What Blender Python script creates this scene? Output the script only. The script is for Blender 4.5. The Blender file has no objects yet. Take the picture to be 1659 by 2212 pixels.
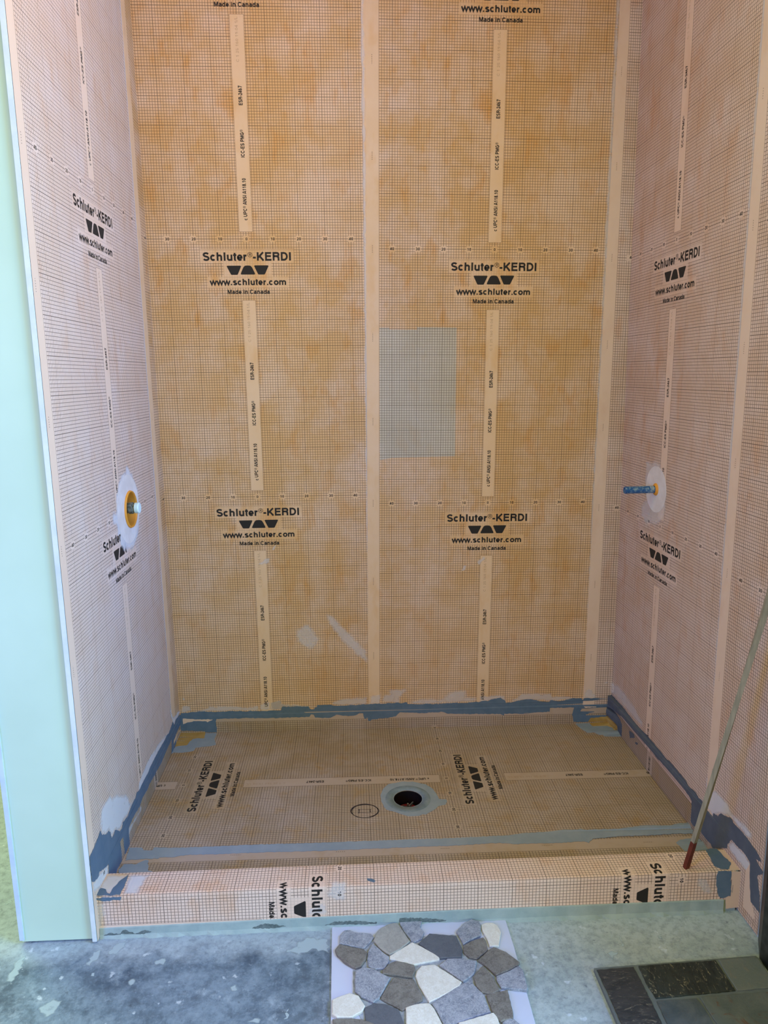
import bpy, bmesh, math, random, json
from mathutils import Vector, Matrix
from mathutils.geometry import tessellate_polygon
SC = bpy.context.scene
COL = bpy.context.collection

# ---------------------------------------------------------------- camera, world, lights
# all construction below is in centimetres; P() turns it into metres, concrete floor at z = 0
def P(x, y, z): return Vector((x * .01, y * .01, (z + 212.0) * .01))
cam_d = bpy.data.cameras.new('camera'); cam = bpy.data.objects.new('camera', cam_d); COL.objects.link(cam)
R_ = Matrix(((0.998955774, 0.016456539, -0.042620925), (-0.044932795, 0.18499938, -0.981710891), (-0.008270719, 0.982600841, 0.185545637)))
cam.matrix_world = Matrix.Translation(P(39.2173, -290.1121, -52.3986)) @ R_.to_4x4()
cam_d.sensor_fit = 'VERTICAL'; cam_d.sensor_height = 24.0; cam_d.lens = 1542.538 * 24.0 / 2212.0
cam_d.clip_start = .05
SC.camera = cam
SC.view_settings.view_transform = 'Standard'; SC.view_settings.look = 'None'
SC.view_settings.gamma = 1.0; SC.view_settings.exposure = 0.0; SC.view_settings.use_curve_mapping = False

w = bpy.data.worlds.new('world'); SC.world = w; w.use_nodes = True
w.node_tree.nodes['Background'].inputs[0].default_value = (1.12, .86, .20, 1)
w.node_tree.nodes['Background'].inputs[1].default_value = 1.0

def area(name, loc, target, sx, sy, power, color):
    d = bpy.data.lights.new(name, 'AREA'); d.shape = 'RECTANGLE'; d.size = sx; d.size_y = sy
    d.energy = power; d.color = color
    o = bpy.data.objects.new(name, d); COL.objects.link(o); o.location = loc
    o.rotation_euler = (Vector(target) - Vector(loc)).to_track_quat('-Z', 'Y').to_euler()
    return o
def lit(name, loc, target, sx, sy, rgb):
    p = max(rgb); return area(name, loc, target, sx, sy, 30 * p, tuple(c / p for c in rgb))
def lit(name, loc, target, sx, sy, rgb):
    p = max(rgb); return area(name, loc, target, sx, sy, 30 * p, tuple(c / p for c in rgb))
# daylight from the bathroom window on the right, past the end of the shower wall
lit('window_daylight', (2.6, -1.9, 1.6), (-.38, -.9, 1.2), .8, 1.3, (1.7, 1.55, .4))
lit('upper_cool_fill', (2.6, -1.75, 2.3), (-.38, -.9, 1.6), .6, .8, (.02, .15, 1.5))  # added blue fill above the window, no separate opening there
lit('far_cool_fill', (2.7, -2.6, 2.4), (-.5, -1.2, 0), 1.0, 1.0, (.1, 1.0, 3.9))  # extra unseen fill, added to bring blue onto the floor
lit('low_cool_fill', (2.9, -2.9, .6), (-.5, -1.2, 0), 1.2, .9, (.5, 1.4, 1.7))  # added low fill for cool light on the floor, not a known window
lit('left_cool_fill', (-1.9, -3.4, 1.5), (.3, -1.3, 0), 1.0, 1.2, (.02, .5, 2.5))  # made-up blue fill from the left side
# warm lamp on the ceiling just outside the shower, and an added overhead fill
lit('ceiling_lamp', (.1, -1.3, 3.25), (.3, -.4, 1.5), .5, .5, (.30, .07, .01))
lit('overhead_fill', (.6, -1.9, 3.25), (.6, -1.9, 0), 1, 1, (.15, .45, .20))  # lamp added overhead to brighten curb top and floor
# daylight in the room beyond the left partition
lit('side_room_daylight', (-1.7, -.1, 2.3), (-1.0, -.8, 0), .8, .8, (.75, 1.15, .5))

# ---------------------------------------------------------------- material helper
class E:
    """a tiny expression wrapper over shader math nodes"""
    def __init__(s, nt, sock): s.nt = nt; s.s = sock
    def _m(s, op, a=None, b=None, clamp=False):
        n = s.nt.nodes.new('ShaderNodeMath'); n.operation = op; n.use_clamp = clamp
        for i, v in enumerate((s, a, b)):
            if v is None: continue
            if isinstance(v, E): s.nt.links.new(v.s, n.inputs[i])
            else: n.inputs[i].default_value = v
        return E(s.nt, n.outputs[0])
    def __add__(s, o): return s._m('ADD', o)
    def __sub__(s, o): return s._m('SUBTRACT', o)
    def __mul__(s, o): return s._m('MULTIPLY', o)
    def abs(s): return s._m('ABSOLUTE')
    def fract(s): return s._m('FRACT')
    def lt(s, o): return s._m('LESS_THAN', o)
    def gt(s, o): return s._m('GREATER_THAN', o)
    def mx(s, o): return s._m('MAXIMUM', o)
    def mn(s, o): return s._m('MINIMUM', o)
    def inv(s): return (s * -1.0) + 1.0
    def ramp(s, a, b):                   # 1 below a, falling to 0 at b
        n = s.nt.nodes.new('ShaderNodeMapRange'); n.clamp = True
        s.nt.links.new(s.s, n.inputs[0])
        n.inputs[1].default_value = a; n.inputs[2].default_value = b; n.inputs[3].default_value = 1; n.inputs[4].default_value = 0
        return E(s.nt, n.outputs[0])
    def rise(s, a, b): return s.ramp(a, b).inv()

class Mat:
    def __init__(s, name, rough=.8, spec=.3, metal=0.0):
        s.m = bpy.data.materials.new(name); s.m.use_nodes = True; s.nt = s.m.node_tree
        s.b = s.nt.nodes['Principled BSDF']; s.b.inputs['Roughness'].default_value = rough
        s.b.inputs['Specular IOR Level'].default_value = spec; s.b.inputs['Metallic'].default_value = metal
        s.out = s.nt.nodes['Material Output']
        s._c = None
    def col(s, c): s.b.inputs['Base Color'].default_value = (*c, 1); return s
    def coord(s, kind='Object'):
        n = s.nt.nodes.new('ShaderNodeTexCoord'); return n.outputs[kind]
    def noise(s, scale, detail=3, rough=.5, dist=0.0, stretch=None, off=None, kind='Object'):
        n = s.nt.nodes.new('ShaderNodeTexNoise'); n.inputs['Scale'].default_value = scale
        n.inputs['Detail'].default_value = detail; n.inputs['Roughness'].default_value = rough; n.inputs['Distortion'].default_value = dist
        mp = s.nt.nodes.new('ShaderNodeMapping')
        if stretch: mp.inputs['Scale'].default_value = stretch
        if off: mp.inputs['Location'].default_value = off
        s.nt.links.new(s.coord(kind), mp.inputs[0]); s.nt.links.new(mp.outputs[0], n.inputs['Vector'])
        return E(s.nt, n.outputs['Fac'])
    def voro(s, scale, stretch=None):
        n = s.nt.nodes.new('ShaderNodeTexVoronoi'); n.inputs['Scale'].default_value = scale
        s.nt.links.new(s.coord(), n.inputs['Vector']); return E(s.nt, n.outputs['Distance'])
    def mix(s, fac, a, b):
        n = s.nt.nodes.new('ShaderNodeMix'); n.data_type = 'RGBA'
        ins = [i for i in n.inputs if i.type == 'RGBA']
        if isinstance(fac, E): s.nt.links.new(fac.s, n.inputs[0])
        else: n.inputs[0].default_value = fac
        for i, v in zip(ins, (a, b)):
            if isinstance(v, tuple): i.default_value = (*v, 1)
            else: s.nt.links.new(v, i)
        return [o for o in n.outputs if o.type == 'RGBA'][0]
    def base(s, sock): s.nt.links.new(sock, s.b.inputs['Base Color']); return s
    def bump(s, e, strength=.3, dist=.002):
        n = s.nt.nodes.new('ShaderNodeBump'); n.inputs['Strength'].default_value = strength; n.inputs['Distance'].default_value = dist
        s.nt.links.new(e.s, n.inputs['Height']); s.nt.links.new(n.outputs[0], s.b.inputs['Normal']); return s
    def alpha(s, e):
        s.nt.links.new(e.s, s.b.inputs['Alpha']); return s

def membrane_material(name, pale, tan, hot, blotch=1.0, plain=(.68, .51, .37)):
    """orange fleece membrane with its printed centimetre grid; UV holds sheet centimetres"""
    M = Mat(name, rough=.85, spec=.15)
    uvn = M.nt.nodes.new('ShaderNodeUVMap'); uvn.uv_map = 'sheet_cm'
    sp = M.nt.nodes.new('ShaderNodeSeparateXYZ'); M.nt.links.new(uvn.outputs[0], sp.inputs[0])
    u = E(M.nt, sp.outputs[0]); v = E(M.nt, sp.outputs[1])
    dist = lambda x, p: (((x * (1.0 / p)) + 1000.5).fract() - .5).abs() * p
    lu = dist(u, 1.0).ramp(.05, .10) * .76
    lv = dist(v, 1.0).ramp(.05, .10) * .76
    hu = dist(u, 10.0).ramp(.065, .12) * .86
    hv = dist(v, 10.0).ramp(.065, .12) * .86
    line = lu.mx(lv).mx(hu).mx(hv)
    au = u.abs()
    m = ((v * -.01) + 50.0).fract() * 100.0                      # depth below the ruler row, 0..100
    onruler = dist(v, 100.0)
    numbox = dist(u, 10.0).lt(1.05) * onruler.lt(1.05)
    strip = au.lt(2.5) * m.gt(22.7) * m.lt(97.35)
    stripe_edge = (au.lt(2.66) * m.gt(22.55) * m.lt(97.5)) * strip.inv()
    logo1 = au.lt(17.9) * m.gt(3.6) * m.lt(8.8)
    logo2 = au.lt(9.2) * m.gt(8.8) * m.lt(13.9)
    logo3 = au.lt(15.6) * m.gt(13.9) * m.lt(18.0)
    halo = logo1.mx(logo2).mx(logo3)
    halo_line = ((m - 3.6).abs().lt(.09).mx((m - 4.1).abs().lt(.06)) * au.lt(17.9)).mx((m - 14.0).abs().lt(.07) * au.lt(9.2))
    line = line * numbox.inv() * strip.inv() * (halo * .72).inv()
    line = line.mx(stripe_edge * .55).mx(halo_line * .35)
    line = line * au.lt(45.05)
    # tiny production marks printed in the blank border every third of a metre
    mk = dist(v, 33.3)
    marks = (au - 47.6).abs().lt(.16) * mk.lt(1.6) * dist(v + .1, .62).lt(.12)
    n1 = M.noise(5.5, 5, .62); n2 = M.noise(1.3, 3, .5, off=(3, 1, 7)); n3 = M.noise(14, 3, .6, stretch=(1, 1, .45), off=(9, 2, 4))
    nf = M.noise(90, 2, .5)
    c = M.mix(n1.rise(.42, .64) * (.75 * blotch), tan, pale)
    c = M.mix(n3.rise(.54, .72) * .62, c, hot)
    c = M.mix(n2.rise(.40, .62) * (.35 * blotch), c, pale)
    c = M.mix(nf.rise(.35, .75) * .10, c, tuple(x * .8 for x in tan))
    c = M.mix(au.gt(45.05).mx(strip) * .72, c, M.mix(n3.rise(.50, .74) * .5, plain, tan))
    c = M.mix(line, c, (.055, .036, .028))
    c = M.mix(marks * .7, c, (.06, .04, .03))
    M.base(c); M.bump(nf, .12, .001)
    return M.m

MEM = membrane_material('membrane_fleece', (.70, .51, .36), (.61, .375, .165), (.59, .275, .055), plain=(.68, .49, .31))
MEM_PALE = membrane_material('membrane_fleece_pale', (.70, .56, .47), (.66, .49, .37), (.62, .40, .26))
MEM_ROSE = membrane_material('membrane_fleece_rose', (.66, .52, .43), (.58, .41, .29), (.56, .32, .18))
MEM_PAN = membrane_material('membrane_fleece_dust_shade', (.46, .365, .29), (.37, .27, .165), (.40, .235, .07), plain=(.44, .34, .26))  # pan dust, with the pan's shade darkened into the colour too
MEM_CURB = membrane_material('membrane_fleece_curb_lit', (.76, .59, .49), (.72, .52, .40), (.68, .40, .24), plain=(.74, .56, .44))  # membrane made paler: light falling on the curb is put into its colour
MEM_GREY = membrane_material('membrane_over_grey_patch', (.56, .49, .375), (.48, .41, .29), (.50, .37, .21))
INK = Mat('print_ink', .7, .2).col((.022, .020, .018)).m
_g = Mat('faint_ink', .8, .1); _g.col((.30, .20, .12)); INK_FAINT = _g.m
_s = Mat('marker_ink', .5, .3); _s.col((.015, .013, .02)); MARKER = _s.m
def solid(name, c, c2=None, scale=8, rough=.7, spec=.3, metal=0, bump=0, lo=.4, hi=.65, detail=4, stretch=None):
    M = Mat(name, rough, spec, metal)
    if c2:
        n = M.noise(scale, detail, .6, stretch=stretch); M.base(M.mix(n.rise(lo, hi), c, c2))
    else: M.col(c); n = M.noise(scale, detail)
    if bump: M.bump(n, bump, .002)
    return M.m
SEAL = solid('blue_grey_sealant', (.085, .140, .200), (.108, .162, .222), 22, .55, .35, bump=.25)
SEAL_DARK = solid('dark_grey_sealant', (.075, .095, .125), (.095, .115, .145), 22, .55, .35, bump=.25)  # same sealant, right wall's shade put into its colour
SEAL_PAN = solid('grey_sealant_thin', (.235, .285, .32), (.27, .315, .345), 18, .6, .3, bump=.15)  # paler grey than the wall sealant, for pan and drain collar
YELLOW = solid('ochre_corner_plastic', (.36, .22, .055), (.42, .28, .09), 20, .6)
PAPER = solid('drywall_paper_edge', (.66, .72, .72), (.55, .62, .64), 10, .8)
_gm = Mat('green_drywall', .65, .25); _gn = _gm.noise(2.2, 4, .6); _c = _gm.mix(_gn.rise(.4, .65), (.50, .66, .53), (.535, .70, .57))
_sc = _gm.noise(17, 6, .75, dist=1.5, off=(4, 1, 3)); _c = _gm.mix(_sc.rise(.70, .73) * .8, _c, (.74, .82, .80)); _sd = _gm.noise(23, 4, .6, off=(9, 9, 1), stretch=(1, 1, .35)); _c = _gm.mix(_sd.rise(.74, .78) * .5, _c, (.30, .38, .34))
_gm.base(_c); GREEN = _gm.m
FLEECE = solid('pale_seal_fleece', (.62, .57, .52), (.70, .66, .62), 16, .85, bump=.15)
RUBBER = solid('orange_rubber', (.70, .30, .035), (.62, .26, .03), 12, .5)
BLACK = solid('drain_black', (.006, .006, .007), None, rough=.35)
RED = solid('plug_red', (.30, .02, .015), (.20, .012, .01), 30, .5)
STEEL = solid('dull_steel', (.35, .36, .36), (.18, .19, .18), 60, .4, metal=.8)
DIRTY = solid('valve_brass_dirty', (.08, .10, .085), (.30, .33, .30), 130, .5, metal=.3)
CAP = solid('valve_cap_white', (.62, .80, .80), None, rough=.4)
PIPE = solid('blue_pipe', (.010, .085, .25), (.26, .38, .42), 110, .35, .5, lo=.46, hi=.72)
WOOD = solid('weathered_wood', (.30, .27, .195), (.22, .20, .145), 9, .75, bump=.3, stretch=(12, 12, 1))
REDWOOD = solid('red_stained_wood', (.10, .018, .010), (.16, .035, .018), 30, .6)
FOAM = solid('white_foam_board', (.52, .56, .69), (.49, .53, .66), 6, .6)
MESHM = solid('stone_mesh_glue', (.34, .38, .42), (.22, .25, .28), 60, .8)
def stone_mat(name, a, b, veins):
    M = Mat(name, .75, .25)
    n = M.noise(38, 6, .65, dist=.6); c = M.mix(n.rise(.38, .62), a, b)
    v = M.noise(60, 5, .7, dist=2.2, off=(2, 5, 1)); c = M.mix(((v - .5).abs()).ramp(.004, .03) * .7, c, veins); g = M.noise(220, 3, .7); c = M.mix(g.rise(.45, .75) * .35, c, veins)
    M.base(c); M.bump(n, .5, .003); return M.m
S_BLUE = stone_mat('blue_grey_marble', (.15, .17, .215), (.27, .29, .34), (.48, .50, .54))
S_DARK = stone_mat('dark_grey_marble', (.085, .095, .115), (.110, .120, .140), (.13, .14, .16))
S_BROWN = stone_mat('taupe_limestone', (.115, .105, .095), (.185, .175, .155), (.26, .25, .23))
S_WARM = stone_mat('warm_grey_limestone', (.24, .24, .225), (.33, .325, .30), (.38, .37, .35))
S_WHITE = stone_mat('cream_limestone', (.62, .61, .56), (.70, .70, .66), (.52, .48, .40))
def slate_mat(name, a, b, hi, hi_amt, str_=(1, 2.2, 1)):
    M = Mat(name, .45, .4)
    n = M.noise(14, 6, .65, dist=1.2, stretch=str_); c = M.mix(n.rise(.35, .65), a, b)
    v = M.noise(26, 7, .75, dist=2.0, stretch=str_, off=(4, 4, 2)); c = M.mix(v.rise(.56, .70) * hi_amt, c, hi)
    M.base(c); M.bump(v, .5, .003); return M.m
SLATE_A = slate_mat('charcoal_slate', (.018, .022, .025), (.045, .045, .045), (.22, .19, .14), .9)
SLATE_B = slate_mat('black_slate_tan_streaks', (.010, .015, .015), (.030, .040, .036), (.42, .38, .25), 1.0, (2.4, 1.1, 1))
SLATE_C = slate_mat('grey_green_slate', (.12, .15, .14), (.15, .17, .155), (.24, .19, .12), .8, (1, 1, 1))
SLATE_D = slate_mat('smoky_slate', (.05, .07, .078), (.10, .115, .115), (.10, .075, .05), .7, (1, 1, 1))
SLATE_E = slate_mat('rusty_grey_slate', (.075, .10, .097), (.13, .15, .14), (.12, .045, .018), .95, (.6, .6, 1))
GROUT = solid('grey_grout', (.13, .155, .15), (.11, .13, .13), 30, .8)
PLINTH = solid('trowelled_thinset', (.33, .41, .40), (.26, .34, .34), 16, .85, bump=.4)
PLINTH_DARK = solid('damp_mortar', (.085, .115, .115), (.16, .20, .20), 90, .9, bump=.6)
BLACKP = solid('black_mottled_panel', (.008, .010, .010), (.030, .034, .030), 40, .35)
CEIL = solid('ceiling_paint', (.75, .72, .66), None)
def concrete():
    M = Mat('patchy_concrete', .7, .3)
    a = M.noise(2.6, 7, .62, dist=.2); b = M.noise(9, 8, .68, off=(3, 3, 3)); c_ = M.noise(1.1, 4, .5, off=(7, 1, 0)); f = M.noise(75, 4, .7)
    # darker left of the mosaic, bluish daylight put into the colour; paler beside slate
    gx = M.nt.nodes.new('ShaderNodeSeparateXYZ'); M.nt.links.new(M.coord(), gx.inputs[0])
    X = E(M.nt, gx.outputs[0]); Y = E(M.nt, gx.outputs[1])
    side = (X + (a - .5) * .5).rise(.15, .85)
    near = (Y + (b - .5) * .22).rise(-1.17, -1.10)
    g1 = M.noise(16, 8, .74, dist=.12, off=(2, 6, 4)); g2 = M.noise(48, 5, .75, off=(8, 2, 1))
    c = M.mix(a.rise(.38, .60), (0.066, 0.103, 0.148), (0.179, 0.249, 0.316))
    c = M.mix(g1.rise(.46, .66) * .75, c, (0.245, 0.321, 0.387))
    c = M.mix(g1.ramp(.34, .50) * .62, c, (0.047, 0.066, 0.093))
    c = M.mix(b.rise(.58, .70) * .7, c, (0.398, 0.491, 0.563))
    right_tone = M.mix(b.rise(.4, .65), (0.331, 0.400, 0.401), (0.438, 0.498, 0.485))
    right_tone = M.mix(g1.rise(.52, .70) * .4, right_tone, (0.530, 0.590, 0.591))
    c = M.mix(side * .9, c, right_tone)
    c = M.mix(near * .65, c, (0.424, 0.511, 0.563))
    sp = M.noise(30, 3, .5, off=(1, 8, 2)); c = M.mix(sp.rise(.66, .71) * .7, c, (0.557, 0.642, 0.703))
    dk = M.noise(60, 4, .6, off=(5, 2, 9)); c = M.mix(dk.rise(.62, .74) * .6, c, (0.047, 0.059, 0.077))
    c = M.mix(g2.rise(.45, .66) * .42, c, (0.073, 0.098, 0.126))
    c = M.mix(f.rise(.55, .75) * .30, c, (0.398, 0.485, 0.563))
    M.base(c); M.bump(b, .25, .003)
    return M.m
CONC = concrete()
BLOT = solid('dried_plaster_splash', (.42, .52, .53), (.33, .42, .43), 50, .85, bump=.4)
def film(name, c, amt, soft=True, streak=(1, 1, 1)):
    """thin dried thinset haze: partly see-through, thinning out to its edge (vertex alpha)"""
    M = Mat(name, .9, .1); M.col(c)
    vc = M.nt.nodes.new('ShaderNodeVertexColor'); vc.layer_name = 'cover'
    sp = M.nt.nodes.new('ShaderNodeSeparateColor'); M.nt.links.new(vc.outputs[0], sp.inputs[0])
    r = E(M.nt, sp.outputs[0]); n = M.noise(26, 5, .65, stretch=streak)
    M.alpha(((r * 1.5) * (n.rise(.22, .60) * .65 + .35))._m('MINIMUM', 1.0) * amt)
    return M.m
HAZE = film('dried_thinset_haze', (.74, .72, .70), .42)
HAZE_T = film('dried_thinset_dense', (.76, .77, .78), .62)
SPLASH = film('dried_plaster_splash_film', (.40, .50, .54), .85)

# ---------------------------------------------------------------- surfaces of the shower (cm)
XL, XR = -37.49, 151.17
def xl(y, z): return XL - .0053 * y - .0032 * (z + 100)
def xr(y, z): return XR - .0135 * y - .0094 * (z + 100)
PZ, PX, PY = -204.39, -.0063, .0088
def zp(x, y): return PZ + PX * (x - 80) + PY * (y + 50)
def SW(X, z, off=0.0):                  # the three walls unrolled: path coordinate X, height z, layer height
    off *= .5
    if X < XL - 1e-6: y = X - XL; return P(xl(y, z) + off, y, z)
    if X > XR + 1e-6: y = XR - X; return P(xr(y, z) - off, y, z)
    return P(X, -off, z)
def SP(X, Y, off=0.0):                  # the pan with its upturned edges
    if Y > 0: z = zp(X, 0) + Y; return P(min(max(X, xl(0, z)), xr(0, z)), -off, z)
    a, b = xl(Y, -205), xr(Y, -205)
    if X < a: z = zp(a, Y) + (a - X); return P(xl(Y, z) + off, Y, z)
    if X > b: z = zp(b, Y) + (X - b); return P(xr(Y, z) - off, Y, z)
    return P(X, Y, zp(X, Y) + off)
CF, CTZ, CB, CBOT = -105.0, -198.55, -95.5, -208.3
def SF(x, y, off=0.0): return P(x, y, -212.0 + off)
def SCf(x, z, off=0.0): return P(x, CF - off, z)
def SCt(x, y, off=0.0): return P(x, y, CTZ + off)
def SC(X, u, off=0.0):                  # the curb sheet: path u wraps front, top, inner face, pan
    ue = -10 + (-200.75 - CTZ)          # u at the front top edge
    if u > ue: return P(X, CF - off, CTZ - (u - ue))
    if u > ue - 9.5: return P(X, CF + (ue - u), CTZ + off)
    d = ue - 9.5 - u; h = CTZ - zp(X, CB)
    if d < h: return P(X, CB + off, CTZ - d)
    return P(X, min(CB + (d - h), -79.3), zp(X, CB + d - h) + off)

# ---------------------------------------------------------------- object helpers
def empty(name, loc, label=None, cat=None, group=None):
    o = bpy.data.objects.new(name, None); COL.objects.link(o); o.location = loc; o.empty_display_size = .05
    return tag(o, label, cat, group)
def tag(o, label=None, cat=None, group=None, kind=None):
    if label: o['label'] = label
    if cat: o['category'] = cat
    if group: o['group'] = group
    if kind: o['kind'] = kind
    return o
class MB:
    def __init__(s): s.v = []; s.f = []; s.m = []; s.uv = []; s.cov = []
    def vert(s, p, uv=(60, 0), cov=1.0): s.v.append(Vector(p)); s.uv.append(uv); s.cov.append(cov); return len(s.v) - 1
    def face(s, ids, m=0): s.f.append(tuple(ids)); s.m.append(m)
    def quad(s, a, b, c, d, m=0): s.face([s.vert(p) for p in (a, b, c, d)], m)
    def box(s, x0, x1, y0, y1, z0, z1, m=0):
        p = [s.vert(P(x, y, z)) for z in (z0, z1) for y in (y0, y1) for x in (x0, x1)]
        for f in ((0, 2, 3, 1), (4, 5, 7, 6), (0, 1, 5, 4), (2, 6, 7, 3), (0, 4, 6, 2), (1, 3, 7, 5)): s.face([p[i] for i in f], m)
    def build(s, name, mats, parent=None, smooth=False, weld=False):
        me = bpy.data.meshes.new(name)
        org = Vector((0, 0, 0))
        if parent: org = parent_world(parent)
        me.from_pydata([tuple(v - org) for v in s.v], [], s.f)
        for m in (mats if isinstance(mats, (list, tuple)) else [mats]): me.materials.append(m)
        me.polygons.foreach_set('material_index', s.m)
        lay = me.uv_layers.new(name='sheet_cm'); idx = [0] * len(me.loops); me.loops.foreach_get('vertex_index', idx)
        lay.data.foreach_set('uv', [c for i in idx for c in s.uv[i]])
        ca = me.color_attributes.new('cover', 'FLOAT_COLOR', 'POINT')
        ca.data.foreach_set('color', [c for k in s.cov for c in (k, k, k, 1)])
        if smooth: me.polygons.foreach_set('use_smooth', [True] * len(me.polygons))
        bm = bmesh.new(); bm.from_mesh(me)
        if weld: bmesh.ops.remove_doubles(bm, verts=bm.verts, dist=1e-5)
        if weld: bmesh.ops.recalc_face_normals(bm, faces=bm.faces)
        bm.to_mesh(me); bm.free()
        o = bpy.data.objects.new(name, me); COL.objects.link(o)
        if parent: o.parent = parent
        return o
def parent_world(p):
    v = Vector((0, 0, 0))
    while p: v += p.location; p = p.parent
    return v
def rough(ring, step=.6, amp=.12, seed=1):
    rnd = random.Random(seed); out = []
    n = len(ring)
    for i in range(n):
        a, b = Vector(ring[i]), Vector(ring[(i + 1) % n]); d = b - a; L = d.length
        if L < 1e-4: continue
        k = max(1, min(60, int(L / step))); nn = Vector((-d.y, d.x)) / L
        for j in range(k):
            t = j / k; j_ = rnd.uniform(-1, 1) * amp * (1 if j else .3)
            q = a + d * t + nn * j_; out.append((q.x, q.y))
    return out
def cover(surf, rings, off, th, name, mat, parent, uvf=None, step=.6, amp=.12, seed=1, jit=True, mb=None, m=0):
    """a layer of its own thickness lying on a surface: rings[0] outline, the rest holes"""
    own = mb is None; mb = mb or MB()
    rs = [rough(r, step, amp, seed + i) if jit else list(r) for i, r in enumerate(rings)]
    flat = [p for r in rs for p in r]
    tris = tessellate_polygon([[Vector((p[0], p[1], 0)) for p in r] for r in rs])
    uvf = uvf or (lambda a, b: (60, 0))
    top = [mb.vert(surf(a, b, off + th), uvf(a, b)) for a, b in flat]
    for t in tris: mb.face([top[i] for i in t], m)
    k = 0
    for r in rs:
        n = len(r); bot = [mb.vert(surf(a, b, off), (60, 0)) for a, b in r]
        for i in range(n):
            j = (i + 1) % n; mb.face((top[k + i], top[k + j], bot[j], bot[i]), m)
        k += n
    return mb.build(name, mat, parent) if own else mb
def haze(surf, ring, off, name, mat, parent, seed=3, mb=None, hole=None, m=0, edge=1.8, amp=.35):
    """haze that thins towards its ragged outline"""
    own = mb is None; mb = mb or MB()
    r = rough(ring, .8, amp, seed); n = len(r)
    cx = sum(p[0] for p in r) / n; cy = sum(p[1] for p in r) / n
    tris = tessellate_polygon([[Vector((p[0], p[1], 0)) for p in r]])
    area_ = abs(sum(r[i][0] * r[(i + 1) % n][1] - r[(i + 1) % n][0] * r[i][1] for i in range(n))) / 2
    per = sum(math.dist(r[i], r[(i + 1) % n]) for i in range(n)); inset = min(edge, area_ / per * .9)
    def nearest(px, py):
        best = 1e9
        for i in range(n):
            ax, ay = r[i]; bx, by = r[(i + 1) % n]; dx, dy = bx - ax, by - ay; L = dx * dx + dy * dy or 1e-9
            t = max(0, min(1, ((px - ax) * dx + (py - ay) * dy) / L)); best = min(best, math.hypot(px - ax - t * dx, py - ay - t * dy))
        return best
    bm = bmesh.new(); vs = [bm.verts.new((p[0], p[1], 0)) for p in r]
    for t in tris:
        try: bm.faces.new([vs[i] for i in t])
        except ValueError: pass
    for _ in range(3):
        es = [e for e in bm.edges if not e.is_boundary and e.calc_length() > inset * 1.1]
        if not es: break
        bmesh.ops.subdivide_edges(bm, edges=es, cuts=2 if _ == 0 else 1, use_grid_fill=False)
        bmesh.ops.triangulate(bm, faces=bm.faces)
    bm.verts.index_update(); ids = []
    for v in bm.verts:
        ids.append(mb.vert(surf(v.co.x, v.co.y, off), (60, 0), min(1, nearest(v.co.x, v.co.y) / inset)))
    for f in bm.faces:
        if hole and any(math.hypot(v.co.x - hole[0], v.co.y - hole[1]) < hole[2] for v in f.verts): continue
        mb.face([ids[v.index] for v in f.verts], m)
    bm.free()
    return mb.build(name, mat, parent) if own else mb

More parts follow.
